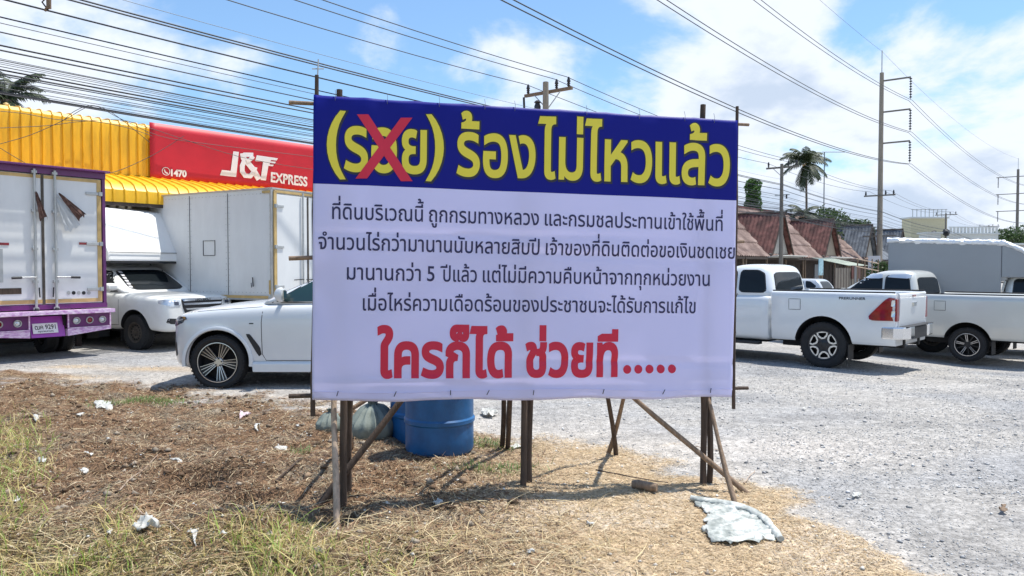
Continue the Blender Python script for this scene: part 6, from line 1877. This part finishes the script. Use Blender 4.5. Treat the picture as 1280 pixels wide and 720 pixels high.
# ------------------------------------------------------------------ trees
def leaf_mesh(name, lobes, n, size, cols, seed=0, flat=False):
    rs_ = np.random.RandomState(seed); L = np.array([l[:3] for l in lobes], float); Rr = np.array([l[3:6] for l in lobes], float)
    wgt = Rr.prod(1)**.8; wgt /= wgt.sum(); k = rs_.choice(len(lobes), n, p=wgt)
    d = rs_.normal(size=(n, 3)); d /= np.linalg.norm(d, axis=1)[:, None]
    rad = rs_.uniform(.45, 1.0, n)**.5*(1+.25*np.sin(d[:, 0]*5+k)*np.cos(d[:, 1]*6+d[:, 2]*4))
    c = L[k]+d*Rr[k]*rad[:, None]
    s = rs_.uniform(.5, 1.3, n)*size
    a = rs_.normal(size=(n, 3)); a /= np.linalg.norm(a, axis=1)[:, None]
    b_ = np.cross(a, rs_.normal(size=(n, 3))); b_ /= np.linalg.norm(b_, axis=1)[:, None]
    V = np.stack([c-a*s[:, None]*.5, c+b_*s[:, None]*.28, c+a*s[:, None]*.5, c-b_*s[:, None]*.28], 1)
    C = np.ones((n, 4, 4)); pal = np.array(cols); cc_ = pal[rs_.randint(0, len(pal), n)]*rs_.uniform(.7, 1.25, (n, 1)); C[:, :, :3] = cc_[:, None]
    me_ = np_mesh(name, V.reshape(-1, 3), np.arange(n*4).reshape(-1, 4), 4, C.reshape(-1, 4)); me_.materials.append(M['leaf'])
    return me_
GREENS = [(.045, .085, .022), (.06, .11, .03), (.035, .065, .02), (.08, .13, .04)]
def tree(lab, px_, d, ztop, r, seed, n=2600, cat='tree', name='broadleaf_tree', cols=GREENS, group='trees behind the buildings', lf=.34):
    p = at(px_, 335, d); th = thing(name, lab, cat, (p.x, p.y, 0), 0, group)
    rn = random.Random(seed); lobes = []
    for k in range(9):
        a = rn.uniform(0, 6.28); q = rn.uniform(.2, .75)*r
        lobes.append((q*math.cos(a), q*math.sin(a), ztop-r*rn.uniform(.45, 1.5), r*rn.uniform(.3, .55), r*rn.uniform(.3, .55), r*rn.uniform(.25, .42)))
    link('crown', leaf_mesh('crown', lobes, n, lf, cols, seed), th)
    MB().tube([(0, 0, -.2), (.1, 0, ztop*.35), (-.1, .1, ztop*.65)], [r*.09, r*.07, r*.04], 8).build('trunk', M['bark'], th, smooth=60)
    for k in range(4):
        a = k*1.6+seed; MB().tube([(0, 0, ztop*.42), (r*.4*math.cos(a), r*.4*math.sin(a), ztop-r*.8)], [r*.05, r*.02], 6).build('limb', M['bark'], th)
    return th
tree('leafy tree top directly behind the second house roof', 1022, 68, 8.0, 2.6, 3)
tree('lower green tree right of the palm behind the roofs', 1048, 72, 7.4, 2.4, 5)
tree('small green tree between palm and tall pole', 1066, 76, 7.0, 2.0, 8)
tree('dark bush beside the notice board of the tall pole', 1106, 60, 2.6, 1.3, 9, 1500, cat='bush', name='bush', lf=.22)
tree('dark round tree at far right beside the transmission pole', 1252, 120, 9.0, 3.4, 12, 2600)
tree('second dark tree touching the right edge', 1274, 122, 9.8, 4.0, 14, 2600)
# vine covered column
p = at(940.5, 335, 62)
vc = thing('vine_column', 'round-topped column of green vines beside the banner', 'vine', (p.x, p.y, 0))
rs_ = np.random.RandomState(4); n = 5200
a = rs_.uniform(0, 6.28, n); z = rs_.uniform(0, 9.1, n); r_ = np.where(z > 8.4, .62*np.sqrt(np.clip(1-((z-8.4)/.72)**2, 0, 1)), .62)*rs_.uniform(.82, 1.08, n)
r_ = r_*(1+.16*np.sin(z*2.3+a*2)+.10*np.sin(z*5.1-a*3)); c_ = np.stack([r_*np.cos(a), r_*np.sin(a), z], -1); s = rs_.uniform(.10, .26, n)
aa = np.stack([np.cos(a), np.sin(a), rs_.uniform(-1, 1, n)], -1)+rs_.normal(size=(n, 3))*.5; bb = np.cross(aa, rs_.normal(size=(n, 3))); bb /= np.linalg.norm(bb, axis=1)[:, None]; aa /= np.linalg.norm(aa, axis=1)[:, None]
V = np.stack([c_-aa*s[:, None]*.5, c_+bb*s[:, None]*.35, c_+aa*s[:, None]*.5, c_-bb*s[:, None]*.35], 1)
C = np.ones((n, 4, 4)); C[:, :, :3] = (np.array([(.07, .16, .03), (.05, .12, .025), (.10, .20, .04)])[rs_.randint(0, 3, n)])[:, None]
mev = np_mesh('vine_leaves', V.reshape(-1, 3), np.arange(n*4).reshape(-1, 4), 4, C.reshape(-1, 4)); mev.materials.append(M['leaf']); link('vine_leaves', mev, vc)
MB().tube([(0, 0, -.2), (0, 0, 8.9)], .42, 10).build('pole_core', mat('vine_core', (.02, .035, .012), .9), vc)
# coconut palms
M['frond'] = mat('palm_frond', (.045, .065, .025), .6, var=.3, trans=.2)
def palm(lab, px_, d, zc, fl, nf, seed, trunk_r=.16, dy=0):
    p = at(px_, 335, d); th = thing('palm_tree', lab, 'palm tree', (p.x, p.y, 0)); rn = random.Random(seed)
    MB().tube([(0, 0, -.2), (.15, 0, zc*.35), (.1, 0, zc*.7), (0, 0, zc)], [trunk_r*1.2, trunk_r, trunk_r*.9, trunk_r*.8], 8).build('trunk', M['bark'], th, smooth=60)
    for k in range(nf):
        az_ = k*2.399+rn.uniform(-.2, .2); up = rn.choice((1.4, 1.1, .8, .4, 0, -.4, -.8, -1.1))+rn.uniform(-.15, .15); L = fl*rn.uniform(.8, 1.1)
        pts = []; e = up; q = Vector((0, 0, zc)); n_ = 14
        for i in range(n_+1):
            pts.append(q.copy()); e -= (.07+.05*i/n_)*(1.1 if up > .3 else .8)
            e = max(e, -1.45); q = q+Vector((math.cos(az_)*math.cos(e), math.sin(az_)*math.cos(e), math.sin(e)))*(L/n_)
        mb = MB(); vs = []; fs = []
        mb.tube(pts, [.035*(1-i/(n_+2)) for i in range(n_+1)], 4)
        for i in range(1, n_):
            for sub in (0, .5):
                b0 = pts[i].lerp(pts[i+1], sub); t = (pts[i+1]-pts[i]).normalized(); sd = t.cross(Vector((0, 0, 1)))
                if sd.length < .05: sd = Vector((math.sin(az_), -math.cos(az_), 0))
                sd.normalize(); ll = fl*.24*math.sin(math.pi*min(.95, (i+1.2+sub)/(n_+1.5)))**.6
                for s in (-1, 1):
                    tip = b0+(sd*s*.75+t*.45).normalized()*ll+Vector((0, 0, -ll*rn.uniform(.45, .9)))
                    mid = b0.lerp(tip, .5)+Vector((0, 0, ll*.10)); wv = t*(.055 if px_ > 500 else .04)
                    mb.add([b0-wv*.6, b0+wv*.6, mid+wv, mid-wv, tip], [(0, 1, 2, 3), (3, 2, 4)])
        mb.build('frond', M['frond'], th, recalc=False)
    for k in range(6):
        a = k*1.05; MB().lathe([(0, -.13), (.10, -.06), (.13, 0), (.10, .08), (0, .13)], 8, c=(.25*math.cos(a), .25*math.sin(a), zc-.25)).build('coconut', M['tan'], th, smooth=60)
    return th
palm('tall coconut palm with drooping fronds behind the tiled houses', 1006, 78, 12.7, 2.9, 30, 3, .13)
palm('short young palm at the foot of the tall coconut palm', 1004, 66, 6.5, 2.0, 15, 6, .2)
palm('palm crown showing above the yellow fascia at top left', 12, 27, 7.75, 1.7, 34, 9, .2)
ta = thing('antenna_mast', 'thin aerial mast with a long side arm behind the palm', 'antenna', tuple(at(1029, 335, 70)*1))
zt_ = at(1029, 190, 70).z; O = Vector(ta.location)
MB().tube([Vector((0, 0, -O.z)), Vector((0, 0, zt_-O.z))], .05, 5).build('mast', M['wirel'], ta)
MB().tube([Vector((-.2, 0, zt_-O.z-.0)), Vector((1.9, 0, zt_-O.z))], .04, 5).build('aerial_arm', M['wirel'], ta)
